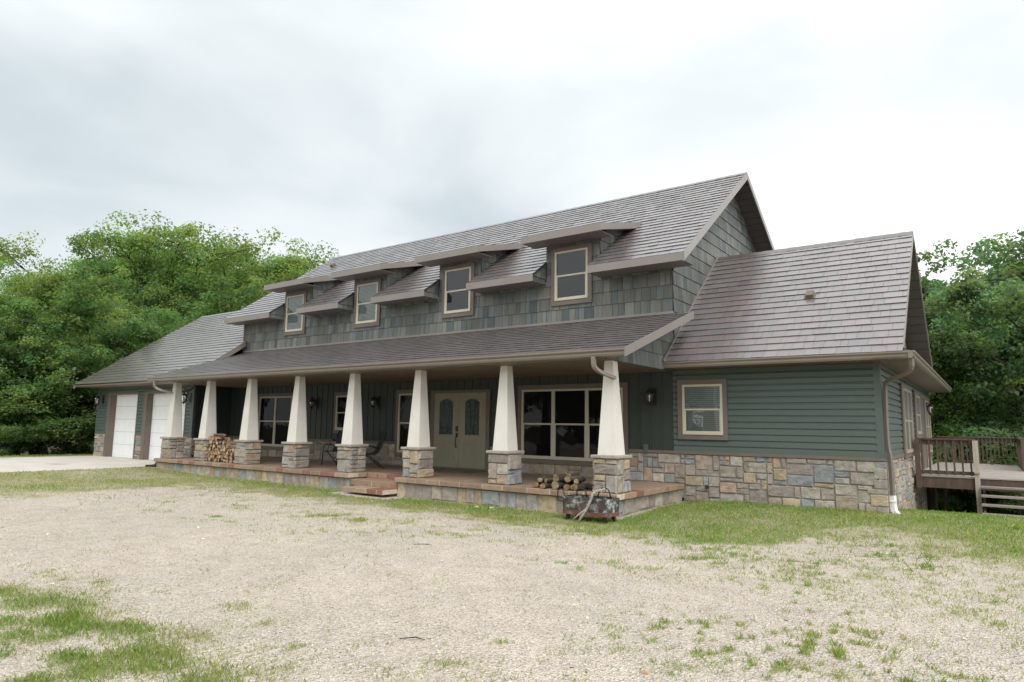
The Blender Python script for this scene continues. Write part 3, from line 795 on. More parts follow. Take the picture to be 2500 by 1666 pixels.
# dormer roofs
dorm = [(-16.07, -13.91), (-12.49, -10.23), (-8.79, -6.52), (-5.08, -2.84)]
for k, (xa, xb) in enumerate(dorm):
    s, y0, z0, y1, h = .27, 2.60, 5.94, 4.98, .165
    z1 = z0 + s * (y1 - y0)
    mb = MB()
    mb.hexa([(xa, y0, z0 - .05), (xb, y0, z0 - .05), (xb, y1, z1 - .05), (xa, y1, z1 - .05), (xa, y0, z0 - .004), (xb, y0, z0 - .004), (xb, y1, z1 - .004), (xa, y1, z1 - .004)], (0.05, 0.045, 0.043))
    Fd = frame_fn((0, y0, z0), (1, 0, 0), (0, 1 / math.hypot(1, s), s / math.hypot(1, s)), (0, -s, 1))
    shingles(mb, Fd, lambda a, b: [(xa, xb)], (y1 - y0) * math.hypot(1, s), 60 + k)
    d = mb.build('dormer_roof', M['shingle'], house, label='low shed roof over a dormer window')
    mb = MB()
    mb.box((xa - .022, y0 - .022, z0 - h), (xb + .022, y0 - .001, z0 + .016))
    for x in (xa, xb):
        a, b = (x - .021, x - .001) if x == xa else (x + .001, x + .021)
        fascia_slope(mb, a, b, y0, z0 + .012, y1, z1 + .012, h)
    mb.build('fascia', M['fascia'], d)
    mb = MB(); mb.box((xa + .002, y0 + .002, z0 - h + .003), (xb - .002, YW - .026, z0 - h + .013)); mb.build('soffit', M['soffit_e'], d)
    mb = MB(); y0, z0 = YW - .025, z0 + s * (YW - .025 - y0)
    mb.hexa([(xa, y0, z0 - h + .002), (xb, y0, z0 - h + .002), (xb, y1, z1 - h + .002), (xa, y1, z1 - h + .002), (xa, y0, z0 - h + .012), (xb, y0, z0 - h + .012), (xb, y1, z1 - h + .012), (xa, y1, z1 - h + .012)])
    mb.build('soffit', M['soffit_e'], d)
    na, nb = NOTCH[k]                                           # cheeks
    zd = lambda y: 5.94 - h + s * (y - 2.60)
    yx = (zd(0) - zr(MAIN, 0)) / (MAIN[2] - s)
    mb = MB()
    poly = [(YW - .02, zr(MAIN, YW - .02)), (yx, zr(MAIN, yx)), (YW - .02, zd(YW - .02))]
    shakes(mb, RIGHT(nb), [poly], 5.43, 80 + k)
    mb.face([(nb - .01, p[0], p[1]) for p in poly], (0.05, 0.05, 0.05))
    mb.build('dormer_cheek', M['shake'], d)
    mb = MB(); mb.face([(na, p[0], p[1]) for p in reversed(poly)], (0.12, 0.125, 0.115)); mb.build('dormer_cheek', M['shake'], d)

# upper wall of shakes with the four window bays
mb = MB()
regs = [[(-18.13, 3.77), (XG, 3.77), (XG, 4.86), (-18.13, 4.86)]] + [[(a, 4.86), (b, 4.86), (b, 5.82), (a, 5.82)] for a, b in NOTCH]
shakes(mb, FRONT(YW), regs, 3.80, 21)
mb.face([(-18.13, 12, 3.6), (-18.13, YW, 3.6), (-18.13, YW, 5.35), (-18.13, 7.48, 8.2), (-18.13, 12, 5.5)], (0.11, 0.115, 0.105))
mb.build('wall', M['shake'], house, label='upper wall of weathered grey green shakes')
mb = MB(); mb.box((-18.16, YW - .032, 3.8), (-18.08, YW + .03, 4.79))
mb.build('corner_board', M['brown'], house)
# main right gable wall
mb = MB()
zb_ = 2.45
gable = [(YW, zb_), (11.6, zb_), (11.6, zrr(11.6) - .1), (7.48, zr(MAIN, 7.48) - .1), (YW, zr(MAIN, YW) - .1)]
gable = [(u, v) for u, v in gable]
shakes(mb, RIGHT(XG), [gable], 3.80 - 4 * .312, 22)
mb.build('gable_wall', M['shake'], house, label='tall gable end of blue grey shakes above the wing roof')
# porch gable triangle
mb = MB()
tri = [(0.02, 2.435), (YW, 2.435), (YW, zr(PORCH, YW) - .06), (0.02, zr(PORCH, 0.02) - .06)]
shakes(mb, RIGHT(XG - .01), [tri], 2.44, 23)
mb.build('gable_wall', M['shake'], house, label='shake triangle closing the right end of the porch roof')
# wing gable
mb = MB()
tri = [(3.25, 2.62), (9.31, 2.62), (6.28, zr(WING, 6.28) - .1)]
shakes(mb, RIGHT(XS), [tri], 2.62, 24)
mb.build('gable_wall', M['shake'], house, label='narrow gable of grey shakes at the right wing')

# gutters
def gutter(path_a, path_b, outward, label=None, caps=True):
    a, b, o = Vector(path_a), Vector(path_b), Vector(outward)
    prof = [(0, 0), (.0, -.13), (.055, -.13), (.075, -.095), (.075, -.06), (.105, -.03), (.105, 0), (.098, 0), (.095, -.02), (.005, -.02)]
    mb = MB()
    mb.prism([a + o * p + Vector((0, 0, q)) for p, q in prof], [b + o * p + Vector((0, 0, q)) for p, q in prof])
    return mb.build('gutter', M['gutter'], house, label=label)
gutter((-18.15, PORCH[0] + .10, 2.605), (-0.875, PORCH[0] + .10, 2.605), (0, -1, 0), 'long taupe gutter along the porch eave')
gutter((-26.75, GAR[0] + .1, 2.675), (-17.7, GAR[0] + .1, 2.675), (0, -1, 0), 'taupe gutter above the garage doors')
gutter((XG - .0, WING[0] + .1, 2.60), (3.33, WING[0] + .1, 2.60), (0, -1, 0), 'taupe gutter along the front of the right wing')
gutter((3.23, WING[0], 2.598), (3.23, 15.2, 2.598), (1, 0, 0), 'taupe gutter along the right side wall')
# pent strip along the side and roof of the rear extension
mb = MB()
Fp = frame_fn((3.30, 0, 2.60), (0, 1, 0), (-.975, 0, .22), (.22, 0, .975))
shingles(mb, lambda u, v, n: Fp(u, v, n), lambda a, b: [(2.80, 15.2)], .64, 31)
hexp = lambda n: [Fp(2.60, 0, n), Fp(15.2, 0, n), Fp(15.2, .64, n), Fp(2.775, .64, n)]
mb.hexa(hexp(-.04) + hexp(0), (.07, .06, .057)); mb.face([Fp(2.60, 0, .018), Fp(2.80, 0, .018), Fp(2.80, .64, .018), Fp(2.775, .64, .018)], (.09, .08, .075))
mb.hexa([(XG, 9.9, 2.74), (XS, 9.9, 2.74), (XS, 15.2, 2.68), (XG, 15.2, 2.68), (XG, 9.9, 2.80), (XS, 9.9, 2.80), (XS, 15.2, 2.74), (XG, 15.2, 2.74)], (.06, .05, .05))
mb.build('roof', M['shingle'], house, label='narrow pent roof along the right side wall')
# horizontal soffits
mb = MB(); mb.box((-18.12, -0.06, 2.44), (XG - .03, YW - .001, 2.452)); mb.build('soffit', M['soffit_x'], house, label='brown panelled porch ceiling')
mb = MB(); mb.box((XG + .004, WING[0] + .1, 2.47), (3.23, YW - .001, 2.48)); mb.build('soffit', M['soffit_x'], house, label='brown soffit under the wing eave')
mb = MB(); mb.box((XS + .001, YW + .001, 2.466), (3.23, 15.2, 2.476)); mb.build('soffit', M['soffit_y'], house, label='taupe soffit along the right side wall')
mb = MB(); mb.box((-26.7, GAR[0] + .1, 2.53), (-18.2, 1.809, 2.54)); mb.build('soffit', M['soffit_x'], house, label='brown soffit above the garage doors')
# frieze beam behind the porch gutter
mb = MB(); mb.box((-18.1, PORCH[0] + .101, 2.456), (XG + .3, -0.03, 2.58)); mb.build('fascia', M['fascia'], house)

# walls: wing front
mb = MB(); lap(mb, FRONT(YW), -1.36, XS - .09, .70, 2.47); mb.build('wall', M['siding'], house, label='green lap siding wall of the right wing')
mb = MB(); mb.box((XS - .09, YW - .03, .70), (XS + .028, YW + .12, 2.47)); mb.build('corner_board', M['siding'], house)
mb = MB(); lap(mb, RIGHT(XS), YW + .12, 14.5, .70, 2.47); mb.build('wall', M['siding'], house, label='green lap siding of the right side wall')
# porch wall
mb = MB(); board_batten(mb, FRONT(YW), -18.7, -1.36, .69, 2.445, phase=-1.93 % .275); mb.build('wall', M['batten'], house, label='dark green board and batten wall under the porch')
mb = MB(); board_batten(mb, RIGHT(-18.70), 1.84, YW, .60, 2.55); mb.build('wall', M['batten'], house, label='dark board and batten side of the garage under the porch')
# garage front
mb = MB(); Fg = FRONT(1.81)
lap(mb, Fg, -26.3, -25.37, .66, 2.53); lap(mb, Fg, -22.80, -22.25, .66, 2.53); lap(mb, Fg, -19.18, -18.86, .66, 2.53)
lap(mb, Fg, -25.37, -22.80, 2.31, 2.53); lap(mb, Fg, -22.25, -19.18, 2.31, 2.53)
mb.build('wall', M['siding'], house, label='green lap siding around the garage doors')
for a, b in (((-18.86, 1.775, .66), (-18.69, 1.86, 2.53)), ((-26.33, 1.775, .66), (-26.24, 1.9, 2.53))):
    mb = MB(); mb.box(a, b); mb.build('corner_board', M['siding'], house)
mb = MB(); mb.box((-26.3, 2.05, -.5), (-18.72, 2.1, 2.6)); mb.box((-26.3, 1.84, -.5), (-26.25, 12.0, 2.6)); mb.box((-26.3, 12.0, -3), (-18.2, 12.05, 2.6))
mb.face([(-26.3, 1.84, 2.6), (-26.3, 12, 2.6), (-26.3, 6.28, 6.0)]); mb.box((-18.2, YW + .05, -1), (XS - .02, YW + .12, 2.5))
mb.box((XS - .06, YW + .13, -2), (XS - .004, 14.5, 2.6)); mb.box((XG, 14.44, -3), (XS - .06, 14.5, 2.7)); mb.box((-18.2, 12.0, -3), (XG, 12.05, 5.4))
mb.build('wall', M['batten'], house, label='plain rear and inner walls')
# trim band above the stone
def part_box(name, mat, *boxes, label=None):
    for a, b in boxes:
        mb = MB(); mb.box(a, b); mb.build(name, mat, house, label=label)
part_box('trim_band', M['brown'], ((-2.44, YW - .045, .64), (XS + .045, YW, .70)), ((XS, YW, .64), (XS + .045, 6.3, .70)), ((-18.7, YW - .04, .62), (-17.0, YW, .68)),
         *[((a, YW - .04, .62), (b, YW, .68)) for a, b in ((-14.8, -12.8), (-11.6, -10.0), (-8.8, -8.65))],
         *[((a, 1.77, .63), (b, 1.81, .66)) for a, b in ((-26.33, -25.37), (-22.80, -22.25), (-19.18, -18.69))], label='brown band between siding and stone')

# stone skirts
mb = MB()
ashlar(mb, FRONT(YW), -1.12, XS + .03, -.36, .64, 101)
o = mb.build('stone_skirt', M['stone'], house, label='ashlar stone skirt below the lap siding')
mb = MB(); mb.box((-1.15, YW - .004, -.5), (XS, YW + .1, .64)); mb.build('mortar_bed', M['mortar'], o)
mb = MB(); Fs = RIGHT(XS)
for a, b, t, sd in ((YW - .03, 6.45, .64, 1), (6.45, 8.6, .60, 2), (8.6, 10.85, .62, 3), (12.2, 14.5, .48, 4)):
    ashlar(mb, Fs, a, b, -1.15 if a > 5 else -.80, t, 110 + sd, unit=.1)
o = mb.build('stone_skirt', M['stone'], house, label='ashlar stone on the right side wall')
mb = MB(); mb.box((XS - .1, YW, -2.2), (XS + .004, 14.5, .64)); mb.build('mortar_bed', M['mortar'], o)
mb = MB(); Fp_ = FRONT(YW)
for a, b, t, sd in ((-18.7, -16.95, .62, 1), (-16.95, -14.85, .26, 2), (-14.85, -9.99, .62, 3), (-9.99, -8.85, .26, 4), (-8.85, -8.59, .62, 5), (-6.47, -5.56, .62, 6), (-5.56, -2.46, .27, 7), (-2.46, -1.12, .64, 8)):
    ashlar(mb, Fp_, a, b, 0.0, t, 120 + sd)
o = mb.build('stone_skirt', M['stone'], house, label='ashlar stone at the foot of the porch wall')
mb = MB(); mb.box((-18.7, YW - .004, -.3), (-8.59, YW + .04, .62)); mb.box((-6.47, YW - .004, -.3), (-1.15, YW + .04, .64)); mb.build('mortar_bed', M['mortar'], o)
mb = MB(); Fg = FRONT(1.81)
ashlar(mb, Fg, -26.33, -25.37, -.32, .63, 131); ashlar(mb, Fg, -22.80, -22.25, -.32, .63, 132); ashlar(mb, Fg, -19.18, -18.68, -.32, .63, 133)
ashlar(mb, RIGHT(-18.70), 1.80, YW, 0, .6, 134)
o = mb.build('stone_skirt', M['stone'], house, label='ashlar stone beside the garage doors')
mb = MB()
for a, b in ((-26.33, -25.37), (-22.80, -22.25), (-19.18, -18.7)):
    mb = MB(); mb.box((a, 1.806, -.5), (b, 1.86, .63)); mb.build('mortar_bed', M['mortar'], o)
# corner quoins at the right end
mb = MB(); rq = random.Random(5); z = -.36
while z < .60:
    h = min(rq.uniform(.10, .22), .64 - z); c = pick(rq)
    w1, w2 = rq.uniform(.16, .36), rq.uniform(.12, .22)
    mb.box((XS + .03 - w1, YW - .042, z + .007), (XS + .043, YW - .01 + w2, z + h - .007), c); z += h
mb.build('quoin', M['stone'], house, bevel=.012)

# porch slab, soldier stones, nosing, steps
XL, XR = -17.62, -1.12
SA, SB = -8.25, -6.70                                            # the step recess
mb = MB()
for a, b in ((XL + .12, SA - .09), (SB + .09, XR - .13)): mb.box((a, .11, -.5), (b, .62, -.004))
mb.box((XL + .06, .621, -.5), (XR - .13, YW, -.004))
mb.box((SA - .03, .30, -.5), (SB + .03, .621, -.135))
sl = mb.build('porch_slab', M['slab'], house, label='brown stained concrete porch floor')
def nosing_run(mb, p, d, nrm, L, seed, top=None, th=.105, dep=.30, w=(.28, .62), red=.25):
    top = p[2] if top is None else top
    r = random.Random(seed); t = 0; p, d, nrm = Vector(p), Vector(d), Vector(nrm)
    while t < L - 1e-4:
        e = min(t + r.uniform(*w), L)
        if L - e < .15: e = L
        base = (0.225, 0.115, 0.085) if r.random() < red else r.choice([(0.29, 0.205, 0.14), (0.31, 0.215, 0.145), (0.26, 0.185, 0.13), (0.32, 0.235, 0.165)])
        k = r.uniform(.9, 1.1); c = tuple(x * k for x in base)
        a0, a1 = p + d * (t + .005), p + d * (e - .005)
        z0, z1 = top - th, top + r.uniform(-.001, .003)
        q = [a0, a1, a1 - nrm * dep, a0 - nrm * dep]
        mb.hexa([(*v.xy, z0) for v in q] + [(*v.xy, z1) for v in q], c)
        t = e
    q = [p + nrm * -.006, p + d * L + nrm * -.006, p + d * L - nrm * (dep - .004), p - nrm * (dep - .004)]
    mb.hexa([(*v.xy, top - th + .004) for v in q] + [(*v.xy, top - .004) for v in q], (0.50, 0.44, 0.36))
mb = MB()
nosing_run(mb, (XL, 0, 0), (1, 0, 0), (0, -1, 0), SA - XL, 3, red=.35)
nosing_run(mb, (SB, 0, 0), (1, 0, 0), (0, -1, 0), XR - SB, 4, red=.08)
nosing_run(mb, (XR, .302, 0), (0, 1, 0), (1, 0, 0), YW - .36, 5, red=.2)
nosing_run(mb, (SA, .302, 0), (0, 1, 0), (1, 0, 0), .30, 6, dep=.2)
nosing_run(mb, (SB, .302, 0), (0, 1, 0), (-1, 0, 0), .30, 7, dep=.2)
nosing_run(mb, (SA - .0, .615, .002), (1, 0, 0), (0, -1, 0), SB - SA, 8, th=.13, dep=.25, red=.5)
nosing_run(mb, (XL, 2.9, 0), (0, -1, 0), (-1, 0, 0), 2.6, 9, dep=.25)
mb.build('nosing', M['nosing'], sl, bevel=.012)
mb = MB()
nosing_run(mb, (SA - .02, .10, -.135), (1, 0, 0), (0, -1, 0), SB - SA + .02, 10, th=.135, dep=.49, w=(.5, .9), red=.4)
mb.build('step', M['nosing'], house, bevel=.012, label='upper reddish concrete step in the porch recess'); mb = MB()
nosing_run(mb, (-7.98, -.38, -.262), (1, 0, 0), (0, -1, 0), 1.32, 11, th=.11, dep=.47, w=(.3, .6), red=.55)
mb.build('step', M['nosing'], house, bevel=.012, label='lowest reddish concrete step before the porch')
mb = MB(); rs = random.Random(9)
def soldiers(F, u0, u1, v0, v1):
    u = u0
    while u < u1 - .01:
        e = min(u + rs.uniform(.16, .46), u1)
        if u1 - e < .1: e = u1
        stone_block(mb, F, u, e, v0 + rs.uniform(-.02, .06), v1, rs, .03, .006); u = e
soldiers(FRONT(.09), XL + .08, SA - .04, -.47, -.108); soldiers(FRONT(.09), SB + .04, XR - .06, -.47, -.108)
soldiers(RIGHT(XR - .09), .1, YW, -.40, -.108); soldiers(LEFT(SB + .06), -.6, -.09, -.47, -.108); soldiers(RIGHT(SA - .06), .09, .6, -.3, -.108)
o = mb.build('stone_skirt', M['stone'], house, label='row of upright stones facing the porch base')
mb = MB(); mb.box((XL + .08, .088, -.6), (SA - .04, .2, -.108)); mb.box((SB + .04, .088, -.6), (XR - .088, .2, -.108)); mb.box((XR - .2, .2, -.6), (XR - .088, YW, -.108))
mb.build('mortar_bed', M['mortar'], o)

# porch columns: stone pier, cap, tapered shaft
COLX = [-17.33, -15.30, -13.11, -10.88, -8.665, -6.392, -3.918, -1.457]
COLL = ['behind which the garage lantern hangs', 'at the left of the woodpile', 'at the right of the woodpile', 'in front of the twin window', 'between the two patio chairs', 'left of the double door', 'right of the double door', 'at the right corner of the porch']
for k, x in enumerate(COLX):
    yc = .44
    mb = MB(); a, b = .183, .085
    s0 = [(x - a, yc - a, .68), (x + a, yc - a, .68), (x + a, yc + a, .68), (x - a, yc + a, .68)]
    s1 = [(x - b, yc - b, 2.44), (x + b, yc - b, 2.44), (x + b, yc + b, 2.44), (x - b, yc + b, 2.44)]
    mb.hexa(s0 + s1)
    for sx, sy in ((-1, -1), (1, -1), (1, 1), (-1, 1)):           # corner boards on each face
        for ax in (0, 1):
            q = []
            for (h, z) in ((a, .68), (b, 2.44)):
                w = .055 if h == a else .032
                if ax == 0: P = [(x + sx * (h + .0045), yc + sy * h), (x + sx * (h - w), yc + sy * h), (x + sx * (h - w), yc + sy * (h + .0045)), (x + sx * (h + .0045), yc + sy * (h + .0045))]
                else: P = [(x + sx * h, yc + sy * (h - .0005)), (x + sx * h, yc + sy * (h - w)), (x + sx * (h + .0045), yc + sy * (h - w)), (x + sx * (h + .0045), yc + sy * (h - .0005))]
                if (sx * sy > 0) == (ax == 0): P = P[::-1]
                q += [(u, v, z + (.001 if z < 1 else -.001)) for u, v in P]
            mb.hexa(q)
    sh = mb.build('porch_column', M['shaft'], house, label='tapered off white column on a stone pier ' + COLL[k])
    mb = MB(); hw = .240
    q = random.Random(50 + k)
    for sx0, sx1 in ((x - .292, x + q.uniform(-.1, .1)), (None, x + .292)):
        if sx0 is None: sx0 = last + .006
        last = sx1
        mb.box((sx0, yc - .292, .622 + q.uniform(-.002, .002)), (sx1, yc + .292, .682 + q.uniform(-.002, .002)))
    mb.build('pier_cap', M['cap'], sh, bevel=.014)
    mb = MB()
    ashlar(mb, FRONT(yc - hw), x - hw, x + hw, 0, .62, 200 + k * 4, unit=.108, big=.95)
    ashlar(mb, RIGHT(x + hw), yc - hw, yc + hw, 0, .62, 201 + k * 4, unit=.108, big=.95)
    ashlar(mb, LEFT(x - hw), -yc - hw, -yc + hw, 0, .62, 202 + k * 4, unit=.108, big=.95)
    mb.box((x - hw + .004, yc - hw + .004, 0.001), (x + hw - .004, yc + hw - .004, .622), (0.22, 0.205, 0.185))
    mb.build('stone_pier', M['stone'], sh)

# windows
def window(F, trim, fr, cols=1, blinds=False, screen=False, label=None, rail=True, tw=None):
    """trim and fr are (u0, u1, v0, v1) of the outer casing and of the vinyl frame"""
    T, R = trim, fr
    mb = MB(); d = .034
    mb.obox(F, (T[0], R[3], .001), (T[1], T[3], d)); mb.obox(F, (T[0], T[2], .001), (T[1], R[2], d))
    mb.obox(F, (T[0], R[2], .001), (R[0], R[3], d - .001)); mb.obox(F, (R[1], R[2], .001), (T[1], R[3], d - .001))
    w = mb.build('window', M['brown'], house, label=label)
    mb = MB(); b = .05
    mb.obox(F, (R[0], R[3] - b, .001), (R[1], R[3], .046)); mb.obox(F, (R[0], R[2], .001), (R[1], R[2] + b, .05))
    mb.obox(F, (R[0], R[2] + b, .001), (R[0] + b, R[3] - b, .045)); mb.obox(F, (R[1] - b, R[2] + b, .001), (R[1], R[3] - b, .045))
    cw = (R[1] - R[0]) / cols
    vm = (R[2] + R[3]) / 2
    for k in range(cols):
        u0 = R[0] + k * cw + (b if k == 0 else .045); u1 = R[0] + (k + 1) * cw - (b if k == cols - 1 else .045)
        if k: mb.obox(F, (R[0] + k * cw - .045, R[2] + b, .001), (R[0] + k * cw + .045, R[3] - b, .044))
        if rail:
            mb.obox(F, (u0, vm - .02, .012), (u1, vm + .02, .036))
            for a, c in ((R[2] + b, vm - .02),):
                mb.obox(F, (u0, a, .010), (u0 + .022, c, .034)); mb.obox(F, (u1 - .022, a, .010), (u1, c, .034)); mb.obox(F, (u0 + .022, a, .010), (u1 - .022, a + .025, .034))
    mb.build('frame', M['screenframe'] if screen else M['cream'], w)
    mb = MB(); mb.face([F(R[0] + .02, R[2] + .02, .023), F(R[1] - .02, R[2] + .02, .023), F(R[1] - .02, R[3] - .02, .023), F(R[0] + .02, R[3] - .02, .023)]); mb.build('pane', M['screen'] if screen else M['glass'] if (blinds or T[3] > 4) else M['porchglass'], w)
    mb = MB(); mb.face([F(R[0] + .01, R[2] + .01, .003), F(R[1] - .01, R[2] + .01, .003), F(R[1] - .01, R[3] - .01, .003), F(R[0] + .01, R[3] - .01, .003)]); mb.build('room_shade_sheet', M['dark'], w)  # flat sheet on the wall, room shade painted in its colour
    if blinds:
        mb = MB(); v = R[2] + .06
        top = R[3] - .06
        while v < top:
            mb.face([F(R[0] + .06, v, .017), F(R[1] - .06, v, .017), F(R[1] - .06, v + .036, .007), F(R[0] + .06, v + .036, .007)]); v += .042
        mb.build('blinds', M['blind'], w)
    return w
M['screenframe'] = material('tan window vinyl', (0.36, 0.32, 0.25), rough=0.45, var=.06)
for k, xc in enumerate((-15.09, -11.42, -7.68, -3.97)):
    window(FRONT(YW - .027), (xc - .585, xc + .585, 4.21, 5.70), (xc - .475, xc + .475, 4.33, 5.59), blinds=(k < 2),
           label='dormer window ' + ['with half closed blinds at the far left', 'with blinds, second from the left', 'without blinds, second from the right', 'without blinds at the right'][k])
window(FRONT(YW - .033), (-1.245, -.154, .954, 2.244), (-1.13, -.25, 1.06, 2.135), blinds=True, label='brown trimmed window with closed blinds on the right wing')
window(FRONT(YW - .012), (-16.95, -14.85, .26, 2.20), (-16.83, -14.97, .375, 2.09), cols=2, label='twin porch window')
window(FRONT(YW - .012), (-12.79, -11.75, .88, 2.18), (-12.68, -11.86, .985, 2.07), label='small porch window')
window(FRONT(YW - .012), (-9.99, -8.85, .26, 2.20), (-9.87, -8.97, .375, 2.085), label='tall porch window left of the double door')
window(FRONT(YW - .012), (-5.56, -2.46, .27, 2.225), (-5.43, -2.58, .385, 2.11), cols=3, label='triple porch window right of the double door')
window(RIGHT(XS + .033), (6.38, 8.60, .60, 2.28), (6.60, 8.35, .70, 2.17), cols=2, screen=True, label='twin screened window on the right side wall')
window(RIGHT(XS + .033), (9.35, 10.80, 1.02, 2.26), (9.52, 10.68, 1.12, 2.14), screen=True, label='small screened window on the right side wall')
window(RIGHT(XS + .033), (12.25, 14.30, .46, 2.24), (12.42, 14.12, .56, 2.12), cols=2, screen=True, label='rear screened window on the right side wall')

# double front door
mb = MB(); F = FRONT(YW - .012)
mb.obox(F, (-8.59, 0, 0), (-8.46, 2.15, .04)); mb.obox(F, (-6.60, 0, 0), (-6.47, 2.15, .04)); mb.obox(F, (-8.46, 2.075, 0), (-6.60, 2.15, .039))
mb.obox(F, (-8.46, .0, 0), (-6.60, .035, .06))
dd = mb.build('front_door', M['brown'], house, label='khaki double front door with arched leaded glass')
def arch(u0, u1, v0, v1, rise, n=8):
    c = (u0 + u1) / 2; w = (u1 - u0) / 2
    return [(u0, v0), (u1, v0)] + [(c + w * math.cos(t), v1 - rise + rise * math.sin(t)) for t in [math.pi * k / n for k in range(n + 1)]]
for a, b in ((-8.46, -7.535), (-7.525, -6.60)):
    mb = MB(); mb.obox(F, (a, .04, .002), (b, 2.07, .022))
    ga, gb = a + .215, b - .215
    for out, inn in ((.035, 0.0),):
        P0 = arch(ga - out, gb + out, .93 - out, 1.90 + out, .13); P1 = arch(ga, gb, .93, 1.90, .12)
        for i in range(len(P0)):
            j = (i + 1) % len(P0)
            mb.face([F(*P0[i], .022), F(*P0[j], .022), F(*P1[j], .034), F(*P1[i], .034)])
            mb.face([F(*P1[i], .034), F(*P1[j], .034), F(*P1[j], .024), F(*P1[i], .024)])
    pa, pb = a + .19, b - .19
    for u in np.arange(pa, pb + .01, (pb - pa) / 6): mb.obox(F, (u - .006, .26, .021), (u + .006, .74, .030))
    for v in (.24, .75): mb.obox(F, (pa - .02, v - .012, .021), (pb + .02, v + .012, .034))
    for u in (pa - .02, pb + .02): mb.obox(F, (u - .012, .25, .021), (u + .012, .74, .033))
    lf = mb.build('door_leaf', M['doorpaint'], dd)
    mb = MB(); mb.face([F(u, v, .0235) for u, v in arch(ga, gb, .93, 1.90, .12)]); lite = mb.build('door_glass', M['doorglass'] if 'doorglass' in M else material('dark patterned glass', (0.02, 0.035, 0.03), rough=.18, spec=.6, var=.9, vscale=14, bump=.5, bscale=30), dd)
    mb = MB(); rr = random.Random(int(a * 100))
    for k in range(6):
        u = ga + .05 + (gb - ga - .1) * k / 5; s = rr.choice((-1, 1))
        mb.tube([F(u + s * .05 * math.sin(2.2 * t + k), .95 + .9 * t, .029) for t in np.linspace(0, 1, 9)], .005, 4)
    mb.build('door_ironwork', M['iron'], dd)
mb = MB(); hx = -7.60
mb.obox(F, (hx - .03, 1.02, .022), (hx + .03, 1.16, .055)); mb.obox(F, (hx - .028, .86, .022), (hx + .028, .97, .05))
mb.tube([F(hx, .88, .05), F(hx, .80, .09), F(hx + .01, .68, .095), F(hx, .57, .05)], .014, 8)
mb.build('door_handle', M['iron'], dd)
# side door on the right wall
mb = MB(); F = RIGHT(XS + .033)
mb.obox(F, (10.85, .1, 0), (10.98, 2.24, .04)); mb.obox(F, (12.08, .1, 0), (12.2, 2.24, .04)); mb.obox(F, (10.98, 2.13, 0), (12.08, 2.24, .039))
mb.obox(F, (10.98, .1, .0), (12.08, 2.13, .018))
sd = mb.build('side_door', M['brown'], house, label='brown side door opening onto the deck')
mb = MB(); mb.obox(F, (11.12, .9, .019), (11.94, 2.0, .025)); mb.build('pane', M['screen'], sd)
# garage doors
for a, b, lab in ((-25.06, -22.80 - .05, 'white panelled garage door at the far left'), (-22.01, -19.25, 'white panelled garage door behind the first column')):
    mb = MB(); F = FRONT(2.03)
    zs = np.linspace(-.285, 2.26, 6)
    for z0, z1 in zip(zs[:-1], zs[1:]):
        mb.obox(F, (a - .04, z0 + .004, 0), (b + .04, z1 - .004, .03))
        w = (b - a) / 4
        for k in range(4):
            u0, u1 = a + k * w + .08, a + (k + 1) * w - .08
            mb.obox(F, (u0, z0 + .10, .029), (u1, z0 + .112, .036)); mb.obox(F, (u0, z1 - .112, .029), (u1, z1 - .10, .036))
            mb.obox(F, (u0, z0 + .112, .029), (u0 + .012, z1 - .112, .036)); mb.obox(F, (u1 - .012, z0 + .112, .029), (u1, z1 - .112, .036))
    mb.obox(F, (a - .04, -.2915, .0), (b + .04, -.281, .034), (0, 0, 0))
    g = mb.build('garage_door', M['white'], house, label=lab)
    mb = MB()
    mb.box((a - .32, 1.772, -.3), (a - .06, 1.808, 2.31)); mb.box((b + .0, 1.772, -.3), (b + .07, 1.808, 2.31)); mb.box((a - .06, 1.772, 2.22), (b, 1.807, 2.31))
    mb.box((a - .06, 1.808, -.3), (a - .045, 2.03, 2.26)); mb.box((b + .03, 1.808, -.3), (b + .045, 2.03, 2.26)); mb.box((a - .045, 1.808, 2.225), (b + .03, 2.03, 2.25))
    mb.build('door_casing', M['brown'], g)

